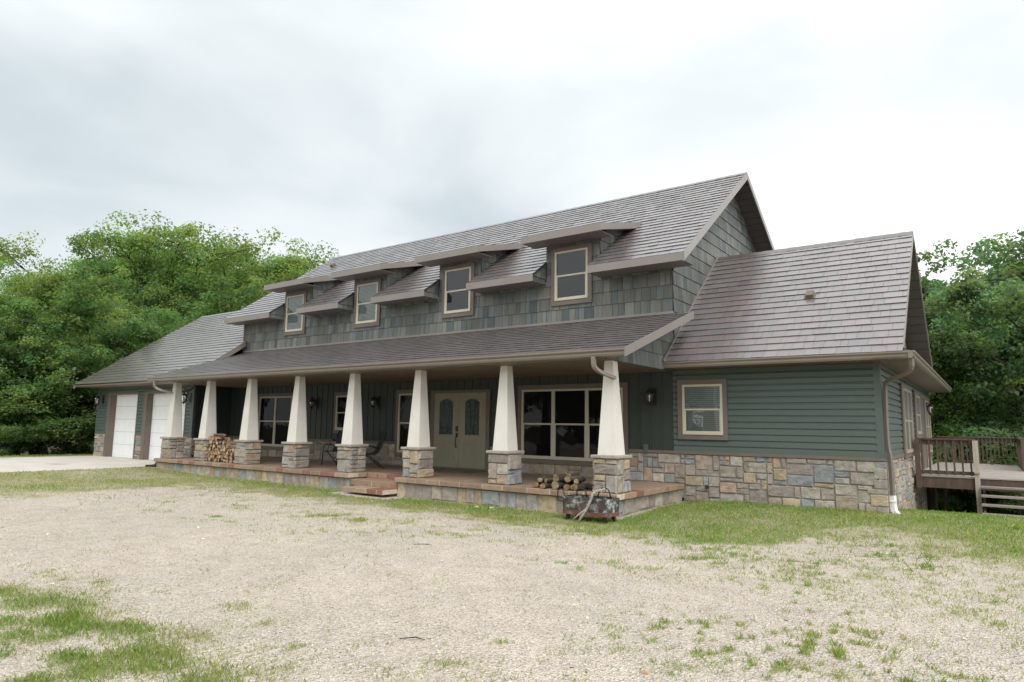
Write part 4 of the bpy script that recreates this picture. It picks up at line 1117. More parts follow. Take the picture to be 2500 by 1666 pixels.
# lanterns
def lantern(F, u, v, big=False, label=None):
    """wall lantern whose cage hangs at (u, v)"""
    mb = MB(); S = 1.25 if big else 1.0
    off = .20 * S if big else .15
    if big:
        mb.obox(F, (u - .055, v - .05, 0), (u + .055, v + .30, .03))
        pts = [F(u, v + .02, .03), F(u, v + .12, .09), F(u, v + .30, .10), F(u, v + .42, .14), F(u, v + .44, .20), F(u, v + .38, .245), F(u, v + .32, .22), F(u, v + .33, .19)]
        mb.tube(pts, .011, 8); top = v + .30
        mb.tube([F(u, v + .415, off), F(u, top - .02, off)], .008, 6)
    else:
        mb.obox(F, (u - .10, v - .20, 0), (u + .10, v + .20, .018)); mb.obox(F, (u - .045, v - .09, .018), (u + .045, v + .12, .035))
        mb.tube([F(u, v + .06, .03), F(u, v + .16, .07), F(u, v + .20, .12), F(u, v + .165, off)], .010, 8); top = v + .17
    c = Vector(F(u, top, off))
    mb.lathe([(.012 * S, .0), (.02 * S, -.02), (.06 * S, -.055), (.088 * S, -.085), (.085 * S, -.10)], c, 8)
    zb = -.10 - .20 * S
    mb.lathe([(.05 * S, zb + .012), (.055 * S, zb), (.03 * S, zb - .025), (.012 * S, zb - .05), (.004, zb - .065)], c, 8)
    for k in range(6):
        an = math.pi * 2 * k / 6 + .3
        p = lambda r, z: tuple(c + Vector((r * math.cos(an), r * math.sin(an), z)))
        mb.tube([p(.082 * S, -.10), p(.078 * S, -.16), p(.052 * S, zb + .01)], .0065 * S, 5)
    lo = mb.build('wall_lantern', M['iron'], house, label=label)
    mb = MB(); mb.lathe([(.076 * S, -.102), (.072 * S, -.16), (.047 * S, zb + .014)], c, 12); mb.build('lantern_glass', M['lampglass'], lo, smooth=True)
    mb = MB(); mb.lathe([(.014 * S, zb + .02), (.014 * S, zb + .10), (.02 * S, zb + .115), (.017 * S, zb + .15), (.004, zb + .185)], c, 8); mb.build('candle_bulb', M['bulb'], lo)
lantern(FRONT(YW - .014), -13.76, 1.84, label='small black lantern near the twin window')
lantern(FRONT(YW - .014), -10.84, 1.84, label='small black lantern above the right patio chair')
lantern(FRONT(YW - .014), -1.86, 1.88, label='small black lantern right of the triple window')
lantern(FRONT(1.79), -25.80, 1.90, True, label='large scrolled lantern at the far garage corner')
lantern(FRONT(1.79), -18.93, 1.90, True, label='large scrolled lantern behind the first column')
lantern(RIGHT(XS + .03), 12.55, 1.86, False, label='black lantern on the right side wall')

# downspouts
def spout(path, wdir, lab, w=.075, d=.06):
    mb = MB(); mb.flat_tube(path, w, d, wdir); return mb.build('downspout', M['gutter'], house, label=lab)
def curve(pts, n=5):
    P = [Vector(p) for p in pts]; out = [P[0]]
    for i in range(1, len(P) - 1):
        a = P[i] + (P[i - 1] - P[i]) * .42; b = P[i] + (P[i + 1] - P[i]) * .42
        out += [a * (1 - t) ** 2 + P[i] * 2 * t * (1 - t) + b * t * t for t in np.linspace(0, 1, n)]
    return out + [P[-1]]
spout(curve([(-1.52, -.13, 2.48), (-1.52, -.11, 2.24), (-1.30, .29, 2.10)]), (1, 0, 0), 'short curved downspout into the corner column')
spout(curve([(-17.70, -.13, 2.48), (-17.70, -.12, 2.24), (-17.36, .30, 2.10)]), (1, 0, 0), 'curved downspout into the first column')
spout(curve([(-17.75, 1.22, 2.56), (-17.75, 1.20, 2.28), (-17.40, .58, 2.12)]), (1, 0, 0), 'second downspout behind the first column')
w_ = spout(curve([(3.27, 2.66, 2.50), (3.27, 2.70, 2.22), (2.80, 3.22, 2.13), (2.755, 3.34, 1.95), (2.745, 3.34, .92), (2.785, 3.34, .72), (2.785, 3.34, -.06)]), (0.35, 1, 0), 'dark taupe downspout at the right front corner')
w_.data.materials[0] = M['brown']
mb = MB()
mb.flat_tube(curve([(2.79, 3.34, .02), (2.79, 3.34, -.24), (2.88, 3.22, -.33)]), .095, .08, (.35, 1, 0)); mb.box((2.735, 3.28, -.09), (2.845, 3.40, -.06))
mb.build('drain_elbow', M['pvc'], w_)
mb = MB()
mb.flat_tube(curve([(-17.70, .20, -.12), (-17.72, .12, -.26), (-17.98, -.02, -.27)]), .09, .09, (0, 1, 0)); mb.build('downspout', M['iron'], house, label='black drain pipe end at the left corner of the porch')
# small fittings
mb = MB(); F = FRONT(YW - .012); mb.obox(F, (-2.075, .62, 0), (-1.965, .82, .035)); mb.obox(F, (-2.055, .645, .035), (-1.985, .795, .05)); mb.build('outlet_box', M['siding'], house)
mb = MB(); mb.lathe([(.03, 0), (.03, .03)], (-.63, 0, 0), 10); mb.v = [(x, YW - .04 - z, -.04 + y) for x, y, z in mb.v]
mb.tube([(-.63, YW - .05, -.04), (-.63, YW - .10, -.04), (-.63, YW - .12, -.09)], .014, 8); mb.lathe([(.03, 0), (.03, .012)], (-.63, YW - .085, .0), 10); mb.build('garden_tap', M['iron'], house)
for R, x, y in ((WING, 1.33, 4.32), (MAIN, -17.18, 6.38)):
    F, n = roof_F(0, R[0], R[1], R[2]); v = (y - R[0]) * n
    mb = MB(); mb.obox(F, (x - .11, v - .09, .02), (x + .11, v + .15, .027)); mb.hexa([F(x - .075, v - .07, .027), F(x + .075, v - .07, .027), F(x + .075, v + .12, .027), F(x - .075, v + .12, .027), F(x - .075, v - .07, .095), F(x + .075, v - .07, .095), F(x + .075, v + .12, .10), F(x - .075, v + .12, .10)])
    mb.build('roof_vent', M['brown'], house)

# ------------------------------------------------------------------ deck
deck = thing('deck', 'weathered wooden deck with baluster railing and open steps beside the right side wall', 'deck', (2.8, 8.1, -.7))
DZ, DX0, DX1, DY0, DY1 = .16, 2.74, 5.0, 8.1, 16.5
mb = MB(); y = DY0; rd = random.Random(4)
while y < DY1:
    mb.box((DX0, y, DZ - .035), (9.0 if y < 12.0 else DX1 + .1, y + .136, DZ + rd.uniform(-.003, .003))); y += .142
mb.build('deck_floor', M['deckold'], deck)
mb = MB(); mb.box((DX0, DY0 + .02, -.13), (9.0, DY0 + .06, DZ - .037)); mb.box((DX0, DY1 - .06, -.13), (DX1, DY1 - .02, DZ - .037)); mb.box((DX1 - .04, 12, -.13), (DX1, DY1, DZ - .037))
mb.box((DX0, DY0 + 2.2, -.13), (9, DY0 + 2.24, DZ - .04)); mb.build('beam', M['deckbrown'], deck)
for x, y in ((2.86, 11.5), (4.0, 12.0), (4.9, 16.3), (2.9, 16.3)):
    mb = MB(); mb.box((x - .06, y - .06, -3.4), (x + .06, y + .06, -.132)); mb.build('post', M['deckbrown'], deck)
def rail_run(p, q, n, mat=M['deckbrown'], hi=1.02, name='railing'):
    p, q = Vector(p), Vector(q); d = (q - p).normalized(); nrm = Vector((-d.y, d.x, 0)); L = (q - p).length
    Fr = lambda u, v, m: tuple(p + d * u + nrm * m + Vector((0, 0, v)))
    mb = MB()
    mb.obox(Fr, (0, DZ + .84, -.07), (L, DZ + .88, .07)); mb.obox(Fr, (.001, DZ + .72, -.02), (L - .001, DZ + .839, .018)); mb.obox(Fr, (.001, DZ + .03, -.02), (L - .001, DZ + .115, .018))
    rl = mb.build(name, mat, deck)
    for k in range(n):
        mb = MB(); u = L * (k + .7) / (n + .4)
        mb.obox(Fr, (u - .019, DZ + .02, -.058), (u + .019, DZ + .835, -.021)); mb.build('baluster', mat, rl)
rail_run((2.80, DY0 + .06, 0), (4.0, DY0 + .06, 0), 7)
rail_run((2.75, DY1 - .1, 0), (4.96, DY1 - .1, 0), 20)
rail_run((4.98, DY1 - .1, 0), (4.98, 12.0, 0), 32)
for x, y, m, z0, z1 in ((2.83, DY0 - .03, 'deckbrown', -.15, DZ + .84), (3.99, DY0 - .04, 'deckpost', DZ + .09, DZ + .838), (4.98, 12.0, 'deckbrown', -.1, DZ + .84), (4.98, DY1 - .1, 'deckbrown', 0.0, DZ + .84), (3.9, DY1 - .05, 'deckbrown', 0, DZ + .82)):
    mb = MB(); mb.box((x - .055, y - .055, z0), (x + .055, y + .055, z1)); mb.build('post', M[m], deck, bevel=.004)
mb = MB(); mb.box((3.94, DY0 - .05, -.95), (4.04, DY0 + .05, DZ + .088)); mb.build('post', M['deckpost'], deck, label='grey lower post carrying the stair corner')
for k in range(4):
    mb = MB(); yy = DY0 - .22 - .27 * k; zz = -.02 - .175 * k
    mb.box((4.05, yy - .14, zz - .04), (6.6, yy + .14, zz)); mb.build('stair_tread', M['decktread'], deck)
for x in (4.08, 6.5):
    mb = MB(); mb.hexa([(x, DY0, -.36), (x + .04, DY0, -.36), (x + .04, DY0 - 1.3, -.95), (x, DY0 - 1.3, -.95), (x, DY0, -.14), (x + .04, DY0, -.14), (x + .04, DY0 - 1.2, -.66), (x, DY0 - 1.2, -.66)]); mb.build('stringer', M['deckbrown'], deck)
mb = MB(); mb.box((2.70, 11.9, -3.5), (2.79, 14.4, -.135)); mb.box((2.50, 12.0, -3.5), (2.78, 12.2, -.14)); mb.build('foundation', M['batten'], house, label='dark green basement wall below the deck')

# ------------------------------------------------------------------ porch and yard objects
mb = MB(); mb.box((-7.95, 2.25, .002), (-6.4, 3.1, .018))
tag(mb.build('door_mat', M['mat'], bevel=.005), 'grey doormat lying before the khaki double door', 'doormat')

def chair(name, label, x, y, ang):
    t = thing(name, label, 'chair', (0, 0, 0), world_space=False, group='black sling patio chairs on the porch')
    for s in (-1, 1):
        mb = MB(); X = s * .28
        # facing +y: front leg, arm, sloping back upright, crossing rear leg
        mb.tube(curve([(X, .30, 0), (X, .27, .58), (X, -.02, .60), (X, -.20, .52)], 6), .014, 8)
        mb.tube(curve([(X, .24, .40), (X, -.18, .36), (X, -.36, .96)], 6), .014, 8)
        mb.tube([(X, .12, .395), (X, -.34, 0)], .014, 8)
        mb.build('frame', M['iron'], t, smooth=True)
    mb = MB(); mb.tube([(-.28, .24, .40), (.28, .24, .40)], .013, 8); mb.tube([(-.28, -.36, .96), (.28, -.36, .96)], .013, 8); mb.tube([(-.28, -.10, .19), (.28, -.10, .19)], .012, 8)
    mb.build('crossbar', M['iron'], t, smooth=True)
    mb = MB(); P = curve([(0, .24, .405), (0, -.17, .365), (0, -.355, .95)], 8)
    for a, b in zip(P[:-1], P[1:]):
        mb.hexa([(-.265, a.y, a.z), (.265, a.y, a.z), (.265, b.y, b.z), (-.265, b.y, b.z), (-.265, a.y + .004, a.z + .008), (.265, a.y + .004, a.z + .008), (.265, b.y + .004, b.z + .008), (-.265, b.y + .004, b.z + .008)])
    mb.build('sling_seat', M['sling'], t)
    t.location = (x, y, .001); t.rotation_euler = (0, 0, ang)
    return t
c1 = chair('patio_chair', 'black sling patio chair in the gap right of the fifth column, its side to us', -9.40, 1.72, math.radians(180 - 32))
c2 = copy_tree(c1); c2['label'] = 'black sling patio chair mostly hidden behind the fifth column'
c2.location = (-11.08, 1.98, .001); c2.rotation_euler = (0, 0, math.radians(180 + 8))

# split firewood: every log a mesh of its own
rl_ = random.Random(77)
END = [(0.46, 0.33, 0.19), (0.52, 0.39, 0.24), (0.40, 0.27, 0.15), (0.44, 0.34, 0.22), (0.33, 0.25, 0.17), (0.36, 0.30, 0.23)]
SIDE = [(0.30, 0.15, 0.07), (0.24, 0.14, 0.08), (0.34, 0.19, 0.09), (0.17, 0.13, 0.10), (0.21, 0.16, 0.12)]
BARK = [(0.055, 0.045, 0.036), (0.075, 0.060, 0.048), (0.045, 0.038, 0.032), (0.10, 0.08, 0.062)]
def log_mesh(r, L, split=True, dark=False):
    mb = MB(); n = rl_.choice((3, 4, 4, 5, 5)) if split else 11
    an = sorted(rl_.uniform(0, 2 * math.pi) for _ in range(n)) if False else [2 * math.pi * (k + rl_.uniform(-.22, .22)) / n for k in range(n)]
    rr = [r * rl_.uniform(.80, 1.18) if split else r * rl_.uniform(.93, 1.07) for _ in range(n)]
    ph = rl_.uniform(0, 6); sq = rl_.uniform(.75, 1)
    ring = lambda y, k: [(q * math.cos(a + ph) * k, y + rl_.uniform(-.012, .012), q * sq * math.sin(a + ph) * k) for q, a in zip(rr, an)]
    A, Bm, C = ring(-L / 2, 1), ring(0, rl_.uniform(.95, 1.06)), ring(L / 2, rl_.uniform(.92, 1.05))
    ce = tuple(c * (.62 if dark else 1) for c in rl_.choice(END)); cs = rl_.choice(BARK if dark else SIDE)
    k = rl_.uniform(.75, 1.15); ce = tuple(c * k for c in ce)
    i = len(mb.v); mb.v += A + Bm + C
    for b in (0, n):
        for j in range(n):
            a0, a1 = i + b + j, i + b + (j + 1) % n
            c = cs if (not split or rl_.random() < .75) else rl_.choice(BARK)
            mb.f.append([a0, a1, a1 + n, a0 + n][::-1]); mb.c.append(c); mb.m.append(0)
    ctr = len(mb.v); mb.v.append((0, -L / 2 - .002, 0)); mb.v.append((0, L / 2 + .002, 0))
    for j in range(n):
        q = rl_.uniform(.9, 1.1)
        mb.f.append([ctr, i + (j + 1) % n, i + j][::-1]); mb.c.append([tuple(c * .8 for c in ce), tuple(c * q for c in ce), tuple(c * q for c in ce)]); mb.m.append(1)
        mb.f.append([ctr + 1, i + 2 * n + (j + 1) % n, i + 2 * n + j]); mb.c.append(ce); mb.m.append(1)
    return mb.mesh('firewood_log', [M['logside'], M['logend']])
def place_log(me, loc, rot, label, group=None):
    o = bpy.data.objects.new('firewood_log', me); COL.objects.link(o); o.location = loc; o.rotation_euler = rot
    return tag(o, label, 'log', group)
def pile_top(x):
    return np.interp(x, [-15.05, -14.9, -14.5, -14.2, -13.95, -13.4], [.72, .74, .70, .60, .50, .48])
step = .118; row = 0; z = .06
while z < .72:
    x = -14.99 + (.055 if row % 2 else 0) + rl_.uniform(-.02, .02)
    while x < -13.42:
        if z < pile_top(x) - .03:
            place_log(log_mesh(rl_.uniform(.060, .076), rl_.uniform(.38, .46)), (x, .50 + rl_.uniform(-.045, .045), z + rl_.uniform(-.012, .012)), (rl_.uniform(-.05, .05), rl_.uniform(0, 6.28), rl_.uniform(-.10, .10)),
                      'split log stacked end on in the woodpile between the second and third columns', 'split logs in the porch woodpile')
        x += step * rl_.uniform(.92, 1.06)
    z += .102; row += 1
for (x, y, z, L, r, yaw), lab in zip([(-14.62, .42, .795, .62, .055, 1.5), (-13.74, .40, .575, .72, .062, 1.62), (-13.66, .36, .475, .52, .05, 1.5), (-14.22, .44, .665, .46, .05, 1.2)],
        ['long orange split log lying crosswise on top of the woodpile, highest of all', 'orange split log lying crosswise against the third column, upper one', 'orange split log lying crosswise against the third column, lower one', 'dark split log lying aslant on the middle of the woodpile']):
    place_log(log_mesh(r, L), (x, y, z), (0, rl_.uniform(0, 3), yaw), lab)
# loose round logs on the porch edge
spots = [(-3.02, .20, .065), (-2.88, .30, .06), (-2.74, .12, .055), (-2.60, .25, .07), (-2.46, .16, .08), (-2.40, .34, .085), (-2.28, .14, .062), (-2.14, .22, .075), (-2.00, .18, .07), (-1.96, .36, .06), (-2.70, .38, .07), (-2.20, .38, .08)]
up = [(-2.92, .26, .16, .05), (-2.68, .26, .15, .05), (-2.42, .24, .21, .088), (-2.24, .30, .20, .07), (-2.10, .30, .18, .052), (-2.30, .40, .27, .05)]
k = 0
for x, y, r in spots:
    place_log(log_mesh(r, rl_.uniform(.36, .46), split=(k % 4 == 3), dark=True), (x, y + .1, r + .004), (0, 0, rl_.uniform(-.5, .5) + (1.0 if k in (1, 9) else 0)), 'bark covered log in the low heap on the porch edge left of the corner column', 'loose round logs heaped on the porch edge'); k += 1
for x, y, z, r in up:
    place_log(log_mesh(r, rl_.uniform(.36, .44), split=False, dark=True), (x, y + .08, z), (rl_.uniform(-.05, .05), 0, rl_.uniform(-.35, .35)), 'bark covered log in the low heap on the porch edge left of the corner column', 'loose round logs heaped on the porch edge')

# steel fire pit
FP = (-1.42, -.42)
fp = thing('fire_pit', 'rusty steel fire pit box with peeling paint and looped handles standing before the porch corner', 'fire pit', (FP[0], FP[1], -.4))
fx0, fx1, fy0, fy1 = -1.87, -.97, -.64, -.20
mb = MB()
ns = 14; rad = .05
def rrect(z, g=0):
    pts = []
    for cx, cy, a0 in ((fx1 - rad, fy0 + rad, -90), (fx1 - rad, fy1 - rad, 0), (fx0 + rad, fy1 - rad, 90), (fx0 + rad, fy0 + rad, 180)):
        for k in range(5):
            a = math.radians(a0 + 22.5 * k); pts.append((cx + (rad + g) * math.cos(a), cy + (rad + g) * math.sin(a), z))
    return pts
def ringwall(mb, z0, z1, g0=0, g1=0):
    A, B = rrect(z0, g0), rrect(z1, g1); n = len(A)
    for k in range(n): mb.face([A[k], A[(k + 1) % n], B[(k + 1) % n], B[k]])
ringwall(mb, -.20, .015, 0, .012); ringwall(mb, .015, -.20, -.002, -.015)
mb.face(rrect(-.19, -.016))
body = mb.build('fire_box', M['rust'], fp)
mb = MB(); ringwall(mb, -.265, -.20, .005, .005); ringwall(mb, -.20, -.199, .005, -.02); ringwall(mb, -.265, -.266, .005, -.06); mb.face(list(reversed(rrect(-.262, -.0)))); mb.build('bottom_rim', M['rustrim'], fp)
mb = MB(); ringwall(mb, -.01, .03, .018, .018); ringwall(mb, .03, .031, .018, -.012); mb.build('top_rim', M['rust'], fp)
mb = MB()                                                         # expanded metal mesh on the front
nx, nz = 22, 7
for i in range(nx):
    for j in range(nz):
        cx = fx0 + .06 + (fx1 - fx0 - .12) * (i + (.5 if j % 2 else 0)) / nx; cz = -.185 + .165 * (j + .5) / nz; w, h = .019, .012
        y = fy0 - .006
        for p, q in (((cx - w, cz), (cx, cz + h)), ((cx, cz + h), (cx + w, cz))):
            mb.tube([(p[0], y, p[1]), (q[0], y, q[1])], .0028, 4, cap=False)
mb.build('mesh_screen', M['rustrim'], fp)
for x in (fx0 + .10, fx1 - .10):
    for y in (fy0 + .06, fy1 - .06):
        s = 1 if x > FP[0] else -1
        mb = MB(); q = [(x - .035, y - .03, -.262), (x + .035, y - .03, -.262), (x + .035, y + .03, -.262), (x - .035, y + .03, -.262)]; p = [(x + s * .03 - .014, y - .02, -.43), (x + s * .03 + .014, y - .02, -.43), (x + s * .03 + .014, y + .02, -.43), (x + s * .03 - .014, y + .02, -.43)]; mb.hexa(p + q); mb.build('leg', M['iron'], fp)
for pts in ([(-1.98, -.60, -.02), (-1.985, -.60, .13), (-1.90, -.60, .155), (-1.84, -.60, .07), (-1.83, -.60, .0)], [(-1.985, -.60, -.02), (-1.97, -.60, -.06), (-1.87, -.60, -.06)],
            [(-1.73, -.36, .02), (-1.73, -.36, .13), (-1.66, -.36, .155), (-1.56, -.36, .15), (-1.53, -.36, .02)], [(-1.38, -.25, .02), (-1.30, -.25, .19), (-1.16, -.25, .18), (-1.12, -.25, .03)]):
    mb = MB(); mb.tube(curve(pts, 5), .011, 6); mb.build('handle', M['iron'], fp, smooth=True)
mb = MB()
br = lambda pts, rs: mb.tube(curve(pts, 4), [rs[0] + (rs[1] - rs[0]) * k / max(1, len(curve(pts, 4)) - 1) for k in range(len(curve(pts, 4)))], 8)
br([(-1.46, -.76, -.40), (-1.36, -.70, -.22), (-1.27, -.69, -.05), (-1.24, -.68, .05), (-1.20, -.64, .11)], (.021, .026))
br([(-1.21, -.65, .10), (-1.13, -.62, .12), (-1.04, -.60, .155)], (.025, .018))
br([(-1.33, -.70, -.18), (-1.48, -.74, -.30), (-1.60, -.76, -.40)], (.016, .010))
br([(-1.22, -.65, .09), (-1.255, -.65, .13)], (.014, .008)); br([(-1.06, -.60, .15), (-1.06, -.62, .19)], (.008, .004)); br([(-1.10, -.62, .12), (-1.09, -.64, .07)], (.008, .004))
fp.location = (FP[0], FP[1], -.45)
tag(mb.build('branch', M['lichen'], smooth=True), 'pale lichen covered branch leaning against the rusty fire pit', 'branch')

# ------------------------------------------------------------------ trees
def make_tree_mesh(seed, H, Wd, nleaf, leaf=.17, base_h=.22, tone=(0.072, 0.135, 0.034), droop=0.0, limbs=9, upright=1.0):
    """trunk with limbs, and a crown of leaf-sized faces in clumps round the twigs; height H, crown width Wd"""
    R = np.random.default_rng(seed); mb = MB()
    tips = []
    top = Vector((R.normal(0, .3), R.normal(0, .3), H * .82))
    trunk = [Vector((0, 0, -.6)), Vector((R.normal(0, .1), R.normal(0, .1), H * .25)), Vector((R.normal(0, .25), R.normal(0, .25), H * .5)), top]
    r0 = H * .019
    mb.tube(trunk, [r0 * 1.35, r0, r0 * .6, r0 * .12], 8)
    def on_trunk(t):
        k = min(int(t * 3), 2); f = t * 3 - k; return trunk[k].lerp(trunk[k + 1], f)
    n1 = limbs
    for i in range(n1):
        t = base_h + (0.95 - base_h) * (i + R.uniform(0, .8)) / n1
        p = on_trunk(t); az = i * 2.4 + R.uniform(-.5, .5)
        hh = t * .82
        prof = math.sin(math.pi * min(1, max(.12, (hh - base_h * .55) / (1.05 - base_h * .55))) ** .8) ** .7
        reach = Wd / 2 * max(.35, prof) * R.uniform(.75, 1.1)
        rise = reach * R.uniform(.25, .75) * upright - droop * reach
        d = Vector((math.cos(az), math.sin(az), 0))
        e = p + d * reach + Vector((0, 0, rise)); m = p.lerp(e, .5) + Vector((R.normal(0, .2), R.normal(0, .2), -.08 * reach))
        rl = r0 * .5 * (1 - .5 * t)
        mb.tube([p, m, e], [rl, rl * .6, rl * .15], 5, cap=False)
        for j in range(9):
            s = R.uniform(.2, 1.0); q = p.lerp(m, s * 2) if s < .5 else m.lerp(e, s * 2 - 1)
            a2 = az + R.uniform(-1.4, 1.4); l2 = reach * R.uniform(.22, .5)
            e2 = q + Vector((math.cos(a2), math.sin(a2), R.uniform(-.15, .8))) * l2
            mb.tube([q, q.lerp(e2, .5) + Vector((0, 0, .05 * l2)), e2], [rl * .35, rl * .22, .012], 4, cap=False)
            for k in range(5):
                s3 = R.uniform(.3, 1.0); q3 = q.lerp(e2, s3); e3 = q3 + Vector((R.normal(0, .6), R.normal(0, .6), R.normal(.2, .45))) * (.55 * l2)
                mb.tube([q3, e3], [rl * .12, .008], 3, cap=False)
                tips.append((e3, 1.0))
            tips.append((e2, 1.0))
    for k in range(7): tips.append((top + Vector((R.normal(0, .5), R.normal(0, .5), R.uniform(-.1, 1) * H * .10)), .9))
    T = np.array([tuple(p) for p, _ in tips])
    n = len(T); per = nleaf // n
    sig = max(.36, Wd * .046)
    cidx = np.repeat(np.arange(n), per)
    off = R.normal(0, 1, (len(cidx), 3)); off /= (np.linalg.norm(off, axis=1, keepdims=True) + 1e-6)
    off *= (R.random((len(cidx), 1)) ** .45) * sig * np.array([1.35, 1.35, .85]) * R.uniform(.75, 1.3, (n, 1))[cidx]
    C = T[cidx] + off
    N_ = off / (np.linalg.norm(off, axis=1, keepdims=True) + 1e-6) * .6 + R.normal(0, .55, C.shape) + np.array([0, 0, .75])
    N_ /= np.linalg.norm(N_, axis=1, keepdims=True)
    A = np.cross(N_, R.normal(0, 1, C.shape)); A /= np.linalg.norm(A, axis=1, keepdims=True) + 1e-9
    B = np.cross(N_, A)
    s = leaf * R.uniform(.6, 1.25, (len(C), 1))
    fold = N_ * s * .18
    V = np.stack([C - A * s * .55, C + B * s * .36 + fold, C + A * s * .6 - fold * .8, C - B * s * .36 + fold], 1).reshape(-1, 3)
    Fc = np.arange(len(V)).reshape(-1, 4)
    clump = R.uniform(.72, 1.25, n)[cidx]; hue = np.clip(R.normal(0, .09, n), -.10, .18)[cidx]
    each = R.uniform(.78, 1.25, len(C))
    col = np.array(tone)[None, :] * (clump * each)[:, None]
    col[:, 0] *= 1 + hue * 1.4 + R.normal(0, .08, len(C)); col[:, 2] *= 1 - hue
    return mb, V, Fc, np.repeat(np.clip(col, .004, .5), 4, axis=0)

def tree_proto(name, label, cat, seed, **kw):
    mb, V, Fc, colr = make_tree_mesh(seed, **kw)
    t = thing(name, label, cat, (0, 0, 0), world_space=False)
    if len(mb.v): mb.build('trunk', M['bark'], t, smooth=True)
    me = np_mesh('crown', V, Fc, M['leaf'], colr)
    o = bpy.data.objects.new('crown', me); COL.objects.link(o); o.parent = t
    return t
OAK = (0.138, 0.222, 0.080); LIME = (0.190, 0.270, 0.100); DEEP = (0.125, 0.205, 0.078); BLUE = (0.138, 0.218, 0.118)
protos = {
    'a': tree_proto('oak_tree', '', 'tree', 1, H=15, Wd=11, nleaf=60000, leaf=.145, tone=OAK, limbs=11),
    'b': tree_proto('oak_tree', '', 'tree', 2, H=15, Wd=12, nleaf=60000, leaf=.145, tone=LIME, limbs=11),
    'c': tree_proto('oak_tree', '', 'tree', 3, H=13, Wd=9, nleaf=48000, leaf=.145, tone=OAK, limbs=11, base_h=.12),
    'd': tree_proto('oak_tree', '', 'tree', 4, H=8.5, Wd=8, nleaf=32000, tone=DEEP, limbs=10, base_h=.08, leaf=.15),
    'e': tree_proto('oak_tree', '', 'tree', 5, H=13, Wd=9, nleaf=40000, tone=BLUE, limbs=12, base_h=.10, leaf=.18, droop=.15),
    'f': tree_proto('bush', '', 'bush', 6, H=3.2, Wd=4.4, nleaf=16000, tone=DEEP, limbs=8, base_h=.04, leaf=.13)}
BASEH = dict(a=15.4, b=15.4, c=13.4, d=8.8, e=13.4, f=3.4)
used = set()
def plant(kind, x, y, ztop, label, group, rot, wide=1.0):
    z = float(height(np.array([x]), np.array([y]))[0]) - .05
    p = protos[kind]
    o = p if kind not in used else copy_tree(p)
    used.add(kind)
    s = (ztop - z) / BASEH[kind]
    o.location = (x, y, z); o.scale = (s * wide, s * wide, s); o.rotation_euler = (0, 0, rot)
    tag(o, label, None, group)
    return o
GL, GR = 'trees of the wood behind the garage', 'trees behind the deck'
